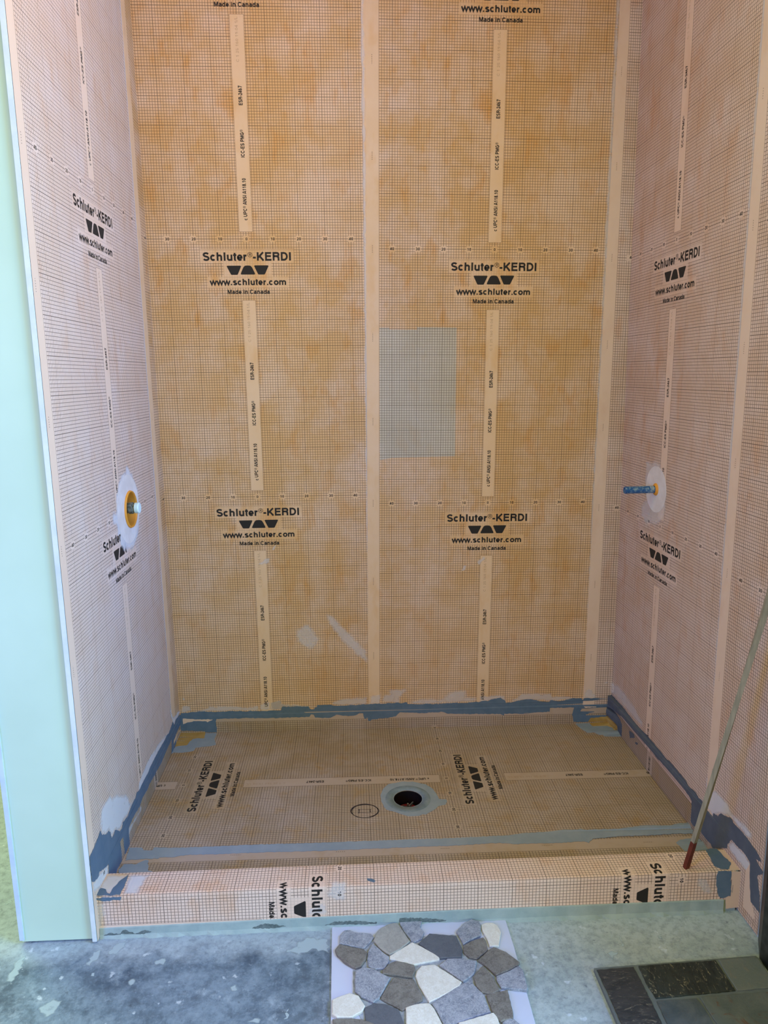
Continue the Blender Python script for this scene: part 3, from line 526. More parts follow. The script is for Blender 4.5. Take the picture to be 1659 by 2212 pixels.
D = json.loads(r'''{"seal_back": [[[-36.58, -194.02], [-33.0, -193.74], [-27.97, -193.31], [-21.55, -193.82], [-15.8, -193.49], [-11.49, -193.62], [-7.92, -194.0], [-6.82, -193.56], [-5.03, -193.93], [-0.35, -193.96], [3.62, -193.88], [6.51, -193.89], [6.82, -192.23], [11.88, -192.26], [18.39, -192.38], [19.25, -193.77], [20.7, -193.81], [20.91, -193.04], [21.81, -192.95], [22.21, -191.79], [27.1, -191.86], [29.99, -192.42], [35.81, -192.43], [43.82, -192.17], [46.74, -191.98], [50.39, -192.17], [53.31, -191.79], [54.41, -192.09], [57.34, -191.79], [58.25, -192.09], [58.01, -192.11], [61.12, -191.81], [61.48, -192.57], [66.07, -192.9], [69.74, -192.73], [72.68, -193.02], [77.83, -192.86], [81.51, -192.5], [86.67, -192.85], [91.46, -192.32], [92.58, -192.63], [94.41, -192.02], [96.82, -192.25], [98.1, -191.5], [102.34, -190.76], [102.72, -191.36], [104.41, -192.39], [104.62, -193.38], [106.85, -193.33], [109.98, -192.48], [115.91, -191.87], [112.31, -192.02], [116.4, -192.07], [119.4, -192.94], [123.89, -193.35], [124.61, -192.58], [127.61, -193.27], [130.59, -192.96], [134.66, -191.97], [138.03, -192.07], [138.89, -193.01], [139.34, -192.11], [143.65, -192.24], [150.04, -192.66], [150.75, -191.78], [151.44, -190.61], [151.36, -200.14], [149.53, -201.09], [142.58, -201.67], [141.53, -203.44], [135.13, -203.24], [134.35, -199.82], [135.03, -196.34], [124.37, -196.34], [124.24, -198.12], [118.08, -198.21], [112.49, -198.55], [115.37, -198.73], [104.11, -198.39], [103.91, -199.3], [102.14, -198.45], [94.15, -198.2], [79.34, -197.75], [76.75, -196.68], [73.06, -196.89], [66.07, -196.95], [62.03, -196.63], [59.82, -196.76], [60.62, -196.4], [58.05, -196.32], [56.2, -198.23], [53.27, -198.74], [45.93, -199.3], [44.82, -200.17], [44.02, -199.63], [43.92, -198.45], [42.64, -199.0], [41.94, -196.42], [40.3, -196.17], [38.64, -197.1], [35.35, -197.4], [30.27, -196.65], [27.69, -197.94], [24.41, -198.04], [21.15, -197.74], [20.46, -196.35], [19.37, -196.12], [18.61, -197.27], [8.1, -197.34], [-1.2, -197.33], [-7.32, -196.98], [-14.53, -197.03], [-21.36, -197.01], [-21.78, -198.17], [-21.5, -203.27], [-21.9, -204.05], [-26.75, -203.89], [-26.68, -202.52], [-36.71, -202.0], [-37.02, -201.21]], [[-35.83, -196.37], [-29.6, -196.95], [-22.98, -197.16], [-25.38, -198.45], [-25.89, -197.97], [-30.72, -197.7], [-34.34, -198.37], [-35.88, -198.98]], [[139.4, -196.08], [144.96, -196.08], [145.05, -196.56], [140.1, -196.65]]], "seal_left": [[[-36.56, -194.59], [-40.28, -194.17], [-44.43, -193.34], [-47.7, -194.17], [-49.42, -191.74], [-52.01, -192.56], [-56.27, -193.38], [-58.91, -192.73], [-63.35, -192.88], [-75.6, -192.19], [-84.26, -192.26], [-87.15, -192.75], [-92.46, -192.55], [-98.5, -192.81], [-100.72, -191.81], [-102.61, -192.83], [-107.37, -192.86], [-111.42, -193.73], [-114.96, -193.11], [-116.61, -192.49], [-117.71, -193.95], [-120.07, -193.54], [-122.26, -191.3], [-123.7, -190.3], [-125.53, -190.94], [-127.19, -190.96], [-127.78, -188.19], [-129.05, -186.85], [-131.49, -186.54], [-134.61, -184.35], [-135.34, -182.49], [-139.14, -183.63], [-144.63, -184.26], [-144.87, -184.82], [-144.86, -188.21], [-144.73, -192.01], [-142.91, -193.43], [-139.74, -194.16], [-139.14, -193.3], [-133.88, -195.67], [-131.58, -196.19], [-132.04, -199.64], [-126.37, -204.0], [-125.23, -202.99], [-120.44, -203.58], [-120.04, -201.32], [-120.65, -196.59], [-117.4, -197.14], [-117.49, -199.32], [-117.17, -205.37], [-114.47, -206.06], [-111.96, -203.93], [-112.0, -200.28], [-111.78, -198.04], [-107.73, -197.22], [-103.08, -197.73], [-99.09, -198.24], [-95.41, -197.15], [-89.44, -197.93], [-85.66, -197.5], [-80.12, -198.06], [-76.2, -198.12], [-70.25, -198.71], [-63.67, -198.04], [-55.79, -197.88], [-52.9, -197.92], [-54.9, -203.89], [-51.74, -204.43], [-47.47, -204.3], [-45.49, -201.6], [-37.28, -201.8]]], "seal_right": [[[149.89, -191.22], [155.54, -190.74], [160.29, -190.61], [162.6, -190.46], [167.62, -190.67], [175.52, -191.18], [181.34, -191.11], [189.21, -190.54], [196.73, -190.65], [200.99, -190.68], [205.64, -190.9], [208.01, -190.34], [212.77, -190.34], [220.34, -190.46], [222.64, -191.34], [227.49, -190.57], [229.66, -191.42], [231.62, -190.91], [235.06, -191.96], [238.93, -192.1], [239.33, -190.4], [242.05, -189.84], [243.31, -187.95], [245.62, -187.28], [248.9, -185.77], [251.26, -186.39], [255.61, -186.06], [258.85, -186.43], [263.58, -187.24], [265.72, -188.38], [262.89, -189.53], [266.81, -190.91], [266.23, -192.0], [264.25, -193.85], [266.23, -199.11], [266.66, -203.98], [262.32, -203.93], [260.86, -197.13], [260.47, -192.47], [256.92, -191.62], [253.71, -192.1], [250.34, -192.12], [248.4, -194.87], [248.35, -196.65], [240.29, -202.3], [238.93, -201.64], [235.75, -202.08], [233.09, -202.09], [231.54, -200.56], [227.71, -203.0], [225.56, -202.75], [225.43, -195.25], [223.05, -194.5], [216.32, -194.06], [210.07, -193.9], [203.6, -194.49], [201.04, -194.34], [198.53, -194.96], [194.06, -194.57], [189.44, -194.18], [181.79, -194.0], [171.71, -194.41], [165.39, -194.81], [162.7, -195.39], [158.04, -195.78], [151.49, -196.62], [153.31, -196.92], [158.16, -196.88], [161.55, -197.52], [163.99, -198.58], [164.17, -204.09], [159.89, -203.63], [159.2, -201.83], [151.77, -200.86], [149.57, -200.96]]], "seal_spot": [[[171.5, -197.35], [176.14, -196.4], [177.54, -197.5], [172.7, -200.1]]], "seal_spot2": [[[178.14, -199.02], [180.53, -198.09], [180.46, -198.93], [178.39, -199.7]]], "patch_pan_left": [[[-36.99, -17.51], [-36.37, -16.56], [-32.56, -16.88], [-28.41, -15.63], [-27.94, -12.98], [-22.56, -12.22], [-20.02, -10.98], [-21.57, -6.4], [-21.47, -2.12], [-21.52, -1.25], [-26.34, -1.01], [-25.99, -5.48], [-28.84, -5.34], [-30.83, -5.95], [-31.64, -8.71], [-32.15, -11.09], [-34.52, -11.31], [-36.64, -11.89]]], "yellow_left": [[[-37.05, 1.18], [-26.78, 0.32], [-26.17, -1.89], [-25.96, -5.62], [-28.81, -5.49], [-30.8, -6.1], [-32.28, -11.28], [-34.49, -11.45], [-36.67, -12.02], [-37.24, -5.65], [-37.35, -0.63]]], "patch_pan_right": [[[135.84, 2.16], [136.21, -1.47], [137.24, -5.28], [138.73, -8.66], [141.74, -8.44], [143.17, -10.69], [144.6, -10.75], [145.05, -12.07], [152.51, -12.56], [153.13, -8.99], [152.76, -7.51], [151.08, -7.06], [151.15, -4.83], [149.24, -2.86], [145.56, -2.68], [142.85, -2.93], [142.37, -1.01], [142.37, 1.85]]], "yellow_right_pan": [[[142.45, 2.08], [152.5, 2.22], [153.29, 0.01], [153.23, -6.05], [152.81, -7.36], [151.0, -7.27], [151.04, -4.6], [149.19, -3.01], [142.8, -3.08], [142.35, -0.85]]], "yellow_right_back": [[[142.58, -201.59], [149.52, -201.01], [150.79, -200.05], [151.4, -200.14], [151.59, -203.75], [141.53, -203.44]]], "yellow_right_side": [[[149.55, -200.77], [151.96, -200.77], [159.38, -201.74], [160.08, -203.64], [150.12, -204.1]]], "front_stripe": [[[-36.06, -76.62], [-32.27, -76.59], [-31.1, -78.04], [-28.23, -78.18], [-28.22, -76.78], [-24.95, -76.93], [-23.35, -77.24], [-10.8, -77.13], [6.04, -76.91], [27.28, -76.84], [55.37, -76.66], [71.12, -76.61], [83.08, -76.13], [89.45, -76.06], [95.27, -75.09], [103.36, -74.85], [108.43, -74.02], [113.67, -74.07], [115.01, -73.69], [116.4, -74.39], [121.89, -74.34], [128.53, -74.18], [136.68, -73.03], [140.59, -72.94], [145.65, -73.45], [150.41, -72.29], [153.66, -72.16], [153.99, -73.85], [152.01, -77.99], [145.79, -77.8], [137.33, -78.2], [127.01, -78.24], [117.26, -79.09], [115.39, -81.12], [113.7, -80.26], [105.7, -80.66], [91.21, -80.57], [85.52, -79.71], [78.44, -79.97], [70.58, -80.37], [55.08, -80.47], [27.63, -80.99], [10.31, -80.75], [-4.77, -81.01], [-16.82, -80.9], [-19.65, -81.62], [-20.34, -81.87], [-25.03, -81.77], [-25.1, -82.21], [-33.59, -82.37], [-35.55, -82.74], [-35.89, -79.28]]], "front_patch_left": [[[-35.41, -84.56], [-31.44, -84.74], [-29.18, -82.83], [-28.32, -82.87], [-26.87, -87.93], [-25.42, -88.41], [-26.64, -89.96], [-32.62, -90.08], [-35.52, -89.54], [-36.29, -87.08]]], "front_patch_right": [[[144.2, -82.44], [146.4, -80.99], [149.31, -80.61], [153.21, -81.05], [154.01, -82.9], [153.84, -85.93], [152.9, -87.13], [145.07, -86.77], [144.67, -84.75]]], "curb_top_left": [[[-30.14, -96.53], [-29.8, -99.82], [-29.86, -105.0], [-31.74, -105.08], [-37.15, -104.96], [-37.29, -104.41], [-37.09, -102.78], [-36.1, -101.91], [-34.61, -102.55], [-33.72, -104.06], [-32.95, -104.47], [-32.76, -101.91], [-31.63, -98.96]]], "curb_front_left": [[[-37.06, -199.02], [-37.02, -199.4], [-35.17, -200.07], [-32.89, -200.17], [-31.85, -199.78], [-29.84, -200.02], [-29.45, -199.01]]], "curb_top_right": [[[147.38, -95.22], [149.3, -94.6], [151.05, -94.94], [151.42, -98.54], [152.13, -101.35], [150.23, -104.05], [147.92, -104.05], [146.3, -102.39], [146.74, -99.67]]], "curb_front_right": [[[146.15, -198.14], [150.14, -198.17], [150.68, -206.43], [148.13, -207.34], [146.99, -206.61], [145.88, -202.46], [145.72, -200.42]]], "corner_patch_top": [[[150.88, -95.27], [155.35, -95.33], [155.01, -104.89], [149.79, -104.6]]], "corner_patch_front": [[[149.55, -198.38], [154.95, -198.61], [155.22, -210.59], [149.51, -211.02], [149.27, -208.08]]], "blank_left_top": [[[-36.66, -95.97], [-30.04, -96.41], [-29.86, -105.0], [-37.15, -104.96], [-37.74, -104.2], [-37.08, -99.79]]], "curb_dash": [[[41.42, -102.02], [43.49, -102.65], [43.91, -103.32], [43.45, -103.93], [41.55, -102.97]]], "drain_seal": [[[50.47, -43.79], [55.92, -42.16], [60.13, -42.36], [64.91, -44.47], [67.39, -47.9], [68.54, -52.45], [68.72, -54.03], [71.27, -54.34], [71.57, -55.41], [70.67, -57.52], [68.02, -58.3], [66.95, -59.76], [63.01, -62.99], [61.96, -62.77], [60.45, -63.68], [56.55, -63.67], [53.49, -61.78], [51.42, -60.51], [49.32, -59.52], [48.33, -57.67], [47.58, -53.96], [47.45, -50.82], [48.43, -47.0]]], "drain_step": [[[49.84, -49.01], [51.49, -46.16], [54.61, -44.65], [59.93, -44.77], [63.58, -46.4], [65.86, -49.77], [65.82, -53.58], [64.39, -56.61], [61.92, -59.52], [58.23, -60.53], [54.0, -59.44], [50.89, -57.19], [49.25, -53.42]]], "smear_left_big": [[[-133.43, -177.25], [-130.23, -176.62], [-124.71, -177.36], [-122.6, -179.4], [-119.51, -180.52], [-112.12, -184.92], [-109.16, -187.91], [-108.08, -191.12], [-106.25, -191.54], [-101.22, -192.15], [-102.61, -192.83], [-107.37, -192.86], [-111.42, -193.73], [-116.67, -192.7], [-120.13, -193.75], [-123.81, -190.71], [-127.24, -191.16], [-129.15, -187.24], [-131.54, -186.73], [-134.66, -184.55], [-135.41, -180.87]]], "smear_left_line": [[[-36.28, -193.6], [-55.55, -192.84], [-64.88, -190.59], [-75.73, -189.0], [-85.96, -188.25], [-92.41, -189.08], [-97.79, -190.09], [-100.08, -192.48], [-97.84, -193.48], [-86.43, -193.45], [-74.8, -192.93], [-55.27, -193.9], [-43.34, -193.89], [-36.41, -194.99]]], "smear_left_col": [[[-53.65, -183.84], [-50.83, -190.41], [-48.3, -194.17], [-37.01, -193.89], [-35.96, -192.48], [-42.03, -191.4], [-47.93, -190.64], [-51.11, -185.08]]], "smear_left_foot": [[[-144.19, -192.72], [-142.6, -193.67], [-139.14, -193.3], [-131.61, -196.32], [-131.85, -199.87], [-135.56, -199.17], [-142.77, -197.3], [-144.36, -196.32]]], "smear_slit": [[[-120.65, -196.59], [-117.4, -197.14], [-117.34, -199.43], [-117.17, -205.37], [-119.18, -205.16], [-120.44, -203.58]]], "smear_left_upstand": [[[-112.48, -197.81], [-106.5, -198.56], [-100.28, -199.58], [-98.26, -198.26], [-96.68, -200.35], [-98.13, -201.0], [-106.85, -199.88], [-110.83, -200.22], [-112.24, -201.27]]], "smear_valve": [[[-84.26, -80.47], [-81.72, -81.52], [-80.61, -82.74], [-78.07, -84.16], [-75.51, -87.16], [-72.99, -90.67], [-72.26, -95.32], [-74.77, -104.89], [-79.18, -108.46], [-81.86, -110.08], [-88.34, -109.84], [-94.19, -108.4], [-97.83, -104.56], [-99.05, -101.79], [-98.68, -99.07], [-103.34, -97.79], [-101.93, -93.42], [-98.26, -93.7], [-97.46, -89.33], [-94.31, -85.72], [-90.38, -83.16], [-85.49, -82.55]]], "smear_pipe": [[[174.15, -84.81], [181.76, -83.22], [187.16, -83.99], [191.84, -88.65], [194.22, -95.57], [192.95, -101.53], [192.26, -104.21], [186.92, -107.65], [177.07, -108.97], [172.11, -106.73], [172.11, -101.75], [175.82, -98.65], [173.82, -91.64]]], "smear_b1": [[[1.72, -193.82], [1.86, -190.13], [4.03, -189.62], [6.22, -188.91], [6.88, -190.67], [10.11, -191.16], [22.02, -192.1], [21.81, -193.07], [6.82, -192.42], [6.4, -193.97]]], "smear_b2": [[[27.81, -192.27], [29.32, -189.98], [33.69, -188.94], [44.23, -188.47], [44.18, -192.57], [35.8, -192.9]]], "smear_b3": [[[44.6, -188.41], [49.7, -187.39], [49.95, -192.23], [44.55, -192.19]]], "smear_b4": [[[50.1, -191.96], [50.14, -187.48], [52.98, -187.56], [53.0, -185.04], [57.0, -185.35], [61.01, -184.88], [61.68, -184.31], [61.31, -186.43], [58.38, -189.46], [59.47, -192.43], [57.27, -192.56]]], "smear_b5": [[[61.67, -192.69], [62.04, -191.13], [68.26, -189.75], [76.34, -190.58], [79.26, -187.73], [82.92, -186.67], [87.69, -186.34], [87.74, -189.94], [92.17, -190.07], [92.58, -192.63], [81.51, -193.09], [68.27, -193.28]]], "smear_b6": [[[92.9, -189.7], [104.34, -189.44], [104.81, -193.59], [98.11, -192.21], [92.58, -193.02]]], "smear_b7": [[[104.81, -193.39], [109.56, -190.58], [112.48, -188.89], [118.38, -189.07], [124.86, -189.24], [125.29, -190.83], [133.13, -191.06], [138.03, -192.19], [124.64, -193.57], [116.41, -192.54]]], "smear_b8": [[[139.52, -187.9], [143.07, -187.8], [143.53, -189.79], [144.67, -190.02], [144.79, -192.59], [139.46, -192.43]]], "smear_b9": [[[147.81, -185.39], [149.44, -184.45], [149.51, -185.83], [148.76, -185.81]]], "smear_b10": [[[-36.39, -193.83], [-35.65, -190.37], [-34.03, -190.11], [-32.1, -190.67], [-31.72, -193.2]]], "smear_b11": [[[-31.54, -193.28], [-25.03, -191.85], [-24.24, -190.52], [-23.56, -191.12], [-17.82, -190.9], [-11.03, -191.3], [-7.84, -192.17], [-3.12, -191.15], [-2.88, -194.07], [-11.51, -193.89], [-27.99, -193.62]]], "smear_b12": [[[-2.55, -190.39], [1.8, -189.55], [1.82, -193.9], [-2.69, -193.88]]], "smear_b13": [[[2.14, -189.95], [4.48, -190.02], [6.32, -188.99], [6.61, -190.86], [13.05, -191.44], [13.02, -192.41], [6.74, -192.42], [6.51, -193.97], [2.0, -193.91]]], "smear_b14": [[[-35.47, -187.29], [-34.97, -186.15], [-34.83, -187.31], [-34.06, -187.52], [-34.87, -188.08], [-35.33, -187.99]]], "smear_c1": [[[13.2, -157.47], [19.18, -154.0], [24.37, -161.89], [20.77, -167.54], [14.0, -163.19]]], "smear_c2": [[[25.64, -150.05], [30.02, -151.18], [44.05, -167.62], [44.95, -175.03], [33.7, -164.21], [27.96, -155.76]]], "smear_c3": [[[7.22, -119.81], [5.67, -122.94], [4.93, -122.43]]], "smear_c4": [[[-1.74, -128.94], [1.72, -126.33], [4.33, -125.69], [4.05, -127.87], [2.58, -128.63]]], "smear_c5": [[[83.83, -133.51], [85.27, -130.51], [86.74, -130.74], [85.79, -133.04]]], "smear_c6": [[[90.66, -129.41], [94.05, -126.66], [94.29, -128.67], [91.47, -130.83]]], "smear_r1": [[[227.81, -190.37], [232.19, -190.18], [234.27, -185.96], [237.73, -183.09], [241.9, -181.89], [246.61, -181.65], [249.19, -183.71], [259.9, -182.76], [260.85, -184.04], [258.85, -186.43], [255.61, -186.06], [248.93, -185.93], [245.64, -187.44], [238.95, -192.26], [231.67, -191.25]]], "smear_r2": [[[233.05, -181.68], [235.27, -178.92], [237.64, -182.44], [232.97, -186.05]]], "smear_r3": [[[250.35, -192.18], [253.71, -192.1], [256.92, -191.62], [260.47, -192.47], [260.86, -197.13], [262.32, -203.93], [259.68, -207.78], [258.44, -196.82], [249.21, -196.54], [248.3, -194.95]]], "smear_r4": [[[149.91, -184.29], [159.43, -183.14], [172.11, -184.02], [184.88, -187.13], [185.25, -190.15], [172.85, -190.31], [154.5, -190.06], [150.59, -190.3]]], "smear_top": [[[-29.95, -96.54], [-23.08, -96.72], [-24.08, -99.76], [-24.68, -104.93], [-26.58, -105.36], [-29.42, -105.21], [-29.8, -99.82]]], "smear_f1": [[[35.38, -196.52], [31.29, -196.34], [29.43, -200.9], [31.72, -203.67], [35.25, -203.49]]], "smear_f2": [[[139.57, -200.15], [142.95, -200.3], [145.54, -205.86], [142.16, -206.05], [140.03, -202.21]]], "smear_f3": [[[23.38, -207.65], [24.63, -205.02], [28.8, -202.87], [29.89, -206.6], [29.27, -207.58]]], "smear_f4": [[[-36.73, -200.58], [-34.72, -200.82], [-34.22, -204.07], [-36.14, -209.01], [-37.16, -208.96]]], "plinth_dark": [[[-35.57, -211.41], [-33.7, -210.46], [-30.91, -210.89], [-29.54, -209.61], [-28.52, -209.81], [-26.3, -210.96], [-23.4, -209.91], [-21.64, -210.58], [-25.56, -211.44], [-31.23, -211.62]]], "plinth_dark2": [[[28.76, -210.77], [32.18, -209.74], [39.29, -209.9], [44.18, -210.47], [43.88, -211.13], [36.31, -210.78]]], "plinth_dark3": [[[7.56, -210.78], [10.99, -209.43], [12.74, -209.68], [17.41, -210.57], [14.15, -211.09]]], "plinth_dark4": [[[50.73, -210.85], [50.92, -209.47], [52.83, -209.43], [60.08, -209.99], [64.68, -210.63], [64.3, -211.27]]], "corner_patch_wall": [[[258.57, -196.62], [260.28, -192.94], [260.86, -197.13], [262.32, -203.93], [263.95, -205.25], [264.69, -208.01], [258.72, -208.65]]], "stone00": [[[33.15, -109.79], [34.61, -107.67], [36.1, -107.75], [37.6, -108.67], [39.46, -108.92], [42.24, -109.41], [43.12, -110.81], [41.4, -113.33], [40.1, -114.8], [33.19, -112.65]]], "stone01": [[[33.2, -112.84], [36.12, -114.02], [40.09, -115.16], [41.08, -116.32], [40.75, -118.55], [39.29, -121.11], [37.71, -121.67], [34.89, -119.56], [32.55, -116.76], [31.97, -114.91]]], "stone02": [[[45.1, -107.75], [47.81, -106.15], [50.1, -105.92], [51.09, -108.08], [53.32, -113.04], [50.57, -115.68], [47.21, -117.55], [45.31, -115.86], [44.1, -114.41], [42.9, -112.23], [43.53, -109.87]]], "stone03": [[[50.71, -105.3], [52.85, -104.65], [57.58, -105.16], [56.75, -107.89], [57.7, -109.67], [56.91, -112.04], [54.4, -113.33], [53.54, -112.57], [51.45, -108.34]]], "stone04": [[[59.13, -110.33], [66.78, -111.62], [67.84, -116.85], [67.25, -119.49], [61.18, -119.47], [55.63, -113.87]]], "stone05": [[[66.99, -110.17], [69.95, -106.85], [72.24, -105.71], [74.21, -106.48], [74.56, -108.11], [73.79, -112.0], [70.96, -113.38], [68.32, -114.93], [67.75, -112.63]]], "stone06": [[[74.8, -107.62], [76.22, -106.94], [78.11, -107.05], [79.42, -108.13], [79.99, -110.88], [78.28, -115.94], [75.64, -115.98], [75.25, -112.56], [74.6, -109.6]]], "stone07": [[[68.26, -115.3], [71.09, -113.72], [74.43, -112.61], [74.99, -113.98], [74.96, -117.24], [71.24, -120.28], [69.2, -119.64], [67.91, -117.54]]], "stone08": [[[75.16, -117.34], [76.65, -116.41], [79.87, -118.41], [82.8, -122.14], [82.23, -123.07], [78.84, -124.83], [75.45, -126.04], [72.98, -122.49], [71.39, -120.82]]], "stone09": [[[53.86, -113.21], [56.61, -115.09], [61.07, -118.84], [60.95, -119.86], [53.71, -121.23], [47.14, -118.89], [47.2, -117.78]]], "stone10": [[[42.69, -113.17], [43.91, -114.63], [45.12, -116.17], [47.04, -118.08], [46.99, -119.77], [45.57, -122.09], [43.12, -122.26], [41.22, -121.21], [40.92, -118.56], [41.34, -115.87]]], "stone11": [[[48.5, -119.94], [51.3, -120.53], [53.8, -121.45], [54.02, -122.98], [52.99, -125.59], [51.29, -125.25], [48.57, -124.6], [44.96, -123.98], [45.02, -122.71], [47.05, -120.65]]], "stone12": [[[55.81, -121.48], [59.36, -121.32], [62.5, -124.29], [65.92, -127.52], [65.32, -128.8], [59.46, -132.08], [56.64, -133.4], [55.52, -130.68], [54.44, -127.81], [53.81, -124.88], [54.31, -123.21]]], "stone13": [[[60.62, -121.73], [63.12, -119.67], [67.39, -119.76], [69.06, -120.52], [71.16, -120.72], [70.3, -123.64], [69.5, -125.3], [66.35, -127.63], [63.34, -124.55]]], "stone14": [[[37.7, -122.53], [39.99, -121.36], [42.42, -122.05], [44.63, -123.67], [47.08, -125.35], [43.8, -131.63], [42.27, -132.71], [39.15, -130.99], [37.5, -128.93], [37.52, -124.84]]], "stone15": [[[48.03, -124.9], [51.25, -125.79], [53.25, -125.81], [54.3, -128.62], [55.22, -130.98], [54.99, -132.62], [49.54, -135.38], [44.2, -131.65], [44.23, -130.87]]], "stone16": [[[69.35, -126.13], [72.42, -122.63], [73.93, -124.9], [74.95, -127.68], [75.52, -130.76], [73.25, -131.95], [70.71, -131.1], [69.55, -129.03]]], "stone17": [[[75.46, -126.33], [78.79, -125.08], [82.17, -123.33], [83.07, -124.75], [82.98, -130.55], [82.54, -131.25], [76.04, -129.9], [75.29, -127.7]]], "stone18": [[[57.19, -133.89], [65.77, -128.09], [68.58, -127.67], [71.24, -131.92], [71.38, -133.88], [71.95, -136.95], [69.54, -137.56], [63.39, -139.44], [62.01, -140.08], [59.6, -140.14], [58.3, -136.22]]], "stone19": [[[71.65, -131.86], [77.6, -130.59], [77.46, -137.98], [77.22, -139.08], [73.94, -139.99], [73.13, -139.23], [72.34, -136.97]]], "stone20": [[[31.67, -131.37], [34.15, -130.33], [36.15, -129.65], [38.49, -130.57], [40.1, -133.75], [39.42, -135.22], [36.81, -136.86], [32.94, -136.66], [31.62, -135.55]]], "stone21": [[[39.83, -134.11], [42.44, -132.8], [45.39, -133.26], [48.59, -134.96], [48.87, -135.72], [49.73, -139.61], [47.6, -140.39], [42.55, -139.41], [40.03, -137.84]]], "stone22": [[[50.42, -134.67], [53.29, -133.76], [56.61, -133.67], [57.74, -135.44], [59.35, -140.3], [58.16, -142.71], [51.26, -142.35], [50.2, -139.64]]], "stone23": [[[63.35, -139.72], [72.51, -137.42], [73.11, -138.49], [73.49, -141.41], [71.58, -143.77], [64.33, -143.73], [62.81, -141.2]]], "stone24": [[[74.18, -140.08], [76.11, -138.94], [77.34, -139.27], [78.84, -141.15], [78.85, -143.8], [73.77, -143.88]]], "stone25": [[[31.82, -137.04], [37.14, -137.14], [39.39, -137.51], [43.19, -139.27], [45.71, -140.12], [44.01, -142.66], [32.73, -141.72]]], "foam_board": [[[30.85, -104.64], [82.37, -105.07], [82.65, -115.84], [82.47, -144.63], [31.46, -141.94]]], "slate_board": [[[102.48, -124.95], [148.61, -123.18], [149.19, -124.36], [148.31, -130.63], [142.85, -144.68], [138.57, -148.08], [102.84, -146.2]]], "slate1": [[[102.97, -125.88], [113.21, -125.39], [113.52, -131.77], [113.62, -146.64], [103.67, -146.11], [103.36, -133.99]]], "slate2": [[[114.68, -125.24], [136.56, -124.45], [136.67, -130.17], [136.79, -134.34], [115.09, -135.57], [114.52, -130.42]]], "slate3": [[[137.38, -124.38], [147.81, -123.95], [148.54, -124.87], [148.38, -129.35], [147.51, -133.94], [137.3, -134.33], [137.11, -130.2]]], "slate4": [[[114.99, -136.37], [125.55, -136.12], [126.13, -139.2], [126.25, -147.3], [114.7, -146.7]]], "slate5": [[[126.51, -135.84], [147.39, -135.15], [143.07, -145.16], [138.6, -147.95], [127.33, -147.36], [126.78, -140.21]]], "blot00": [[[-32.57, -110.61], [-31.22, -107.73], [-28.48, -107.02], [-27.49, -109.21], [-29.86, -112.0], [-31.69, -112.32]]], "blot01": [[[-37.05, -115.25], [-36.86, -110.38], [-34.51, -109.67], [-34.16, -112.59], [-35.85, -115.95]]], "blot02": [[[-18.46, -114.82], [-16.51, -113.71], [-14.81, -114.85], [-15.49, -116.42], [-17.7, -116.46]]], "blot03": [[[4.02, -124.73], [5.7, -123.71], [6.61, -125.6], [4.85, -126.01]]], "blot04": [[[-38.7, -107.92], [-36.81, -105.78], [-36.91, -107.42]]], "blot05": [[[-56.88, -118.85], [-57.41, -113.36], [-55.12, -110.64], [-54.1, -115.13], [-54.59, -118.21], [-54.89, -121.58]]], "blot06": [[[-71.01, -90.37], [-69.52, -88.26], [-68.54, -89.31], [-70.15, -90.71]]], "blot07": [[[-23.79, -121.38], [-22.38, -120.32], [-21.57, -122.25], [-22.54, -123.08]]], "blot08": [[[19.28, -135.33], [20.32, -131.87], [20.42, -135.06]]], "blot09": [[[113.75, -112.13], [114.56, -113.05], [114.28, -116.47], [113.41, -117.01]]], "blot10": [[[108.07, -118.88], [111.94, -118.27], [109.4, -121.55], [108.7, -119.9]]], "blot11": [[[9.92, -135.82], [12.03, -134.28], [13.84, -134.71], [13.45, -136.21]]], "blot12": [[[-44.49, -128.9], [-41.59, -125.91], [-38.7, -126.42], [-39.14, -130.55], [-41.54, -131.77]]], "blot13": [[[23.33, -108.53], [30.07, -109.76], [30.55, -114.86], [25.57, -112.92], [21.8, -115.2], [17.74, -113.34]]], "blot14": [[[125.08, -113.19], [126.23, -113.69], [126.08, -114.81], [124.97, -114.23]]], "blot15": [[[-34.46, -118.14], [-33.51, -117.8], [-33.41, -119.35]]]}''')

# ================================================================ THE SETTING
# concrete floor slab with dried plaster splashes
mb = MB()
fb = [(-150, -300), (260, -300), (260, 30), (-150, 30)]
mb.box(-400, 400, -420, 120, -222, -212)
for k in sorted(D):
    if k.startswith('blot'): haze(SF, D[k][0], .05, k, None, None, seed=7 + int(k[4:]), mb=mb, m=1, edge=.5, amp=.55)
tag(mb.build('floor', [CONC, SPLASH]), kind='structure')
mb = MB(); mb.box(-XR - 60, 330, -200, 20, 120, 130); tag(mb.build('ceiling', CEIL), kind='structure')
mb = MB(); mb.box(-70, 190, .02, 12, -222, 130); tag(mb.build('wall_back', PAPER), kind='structure')

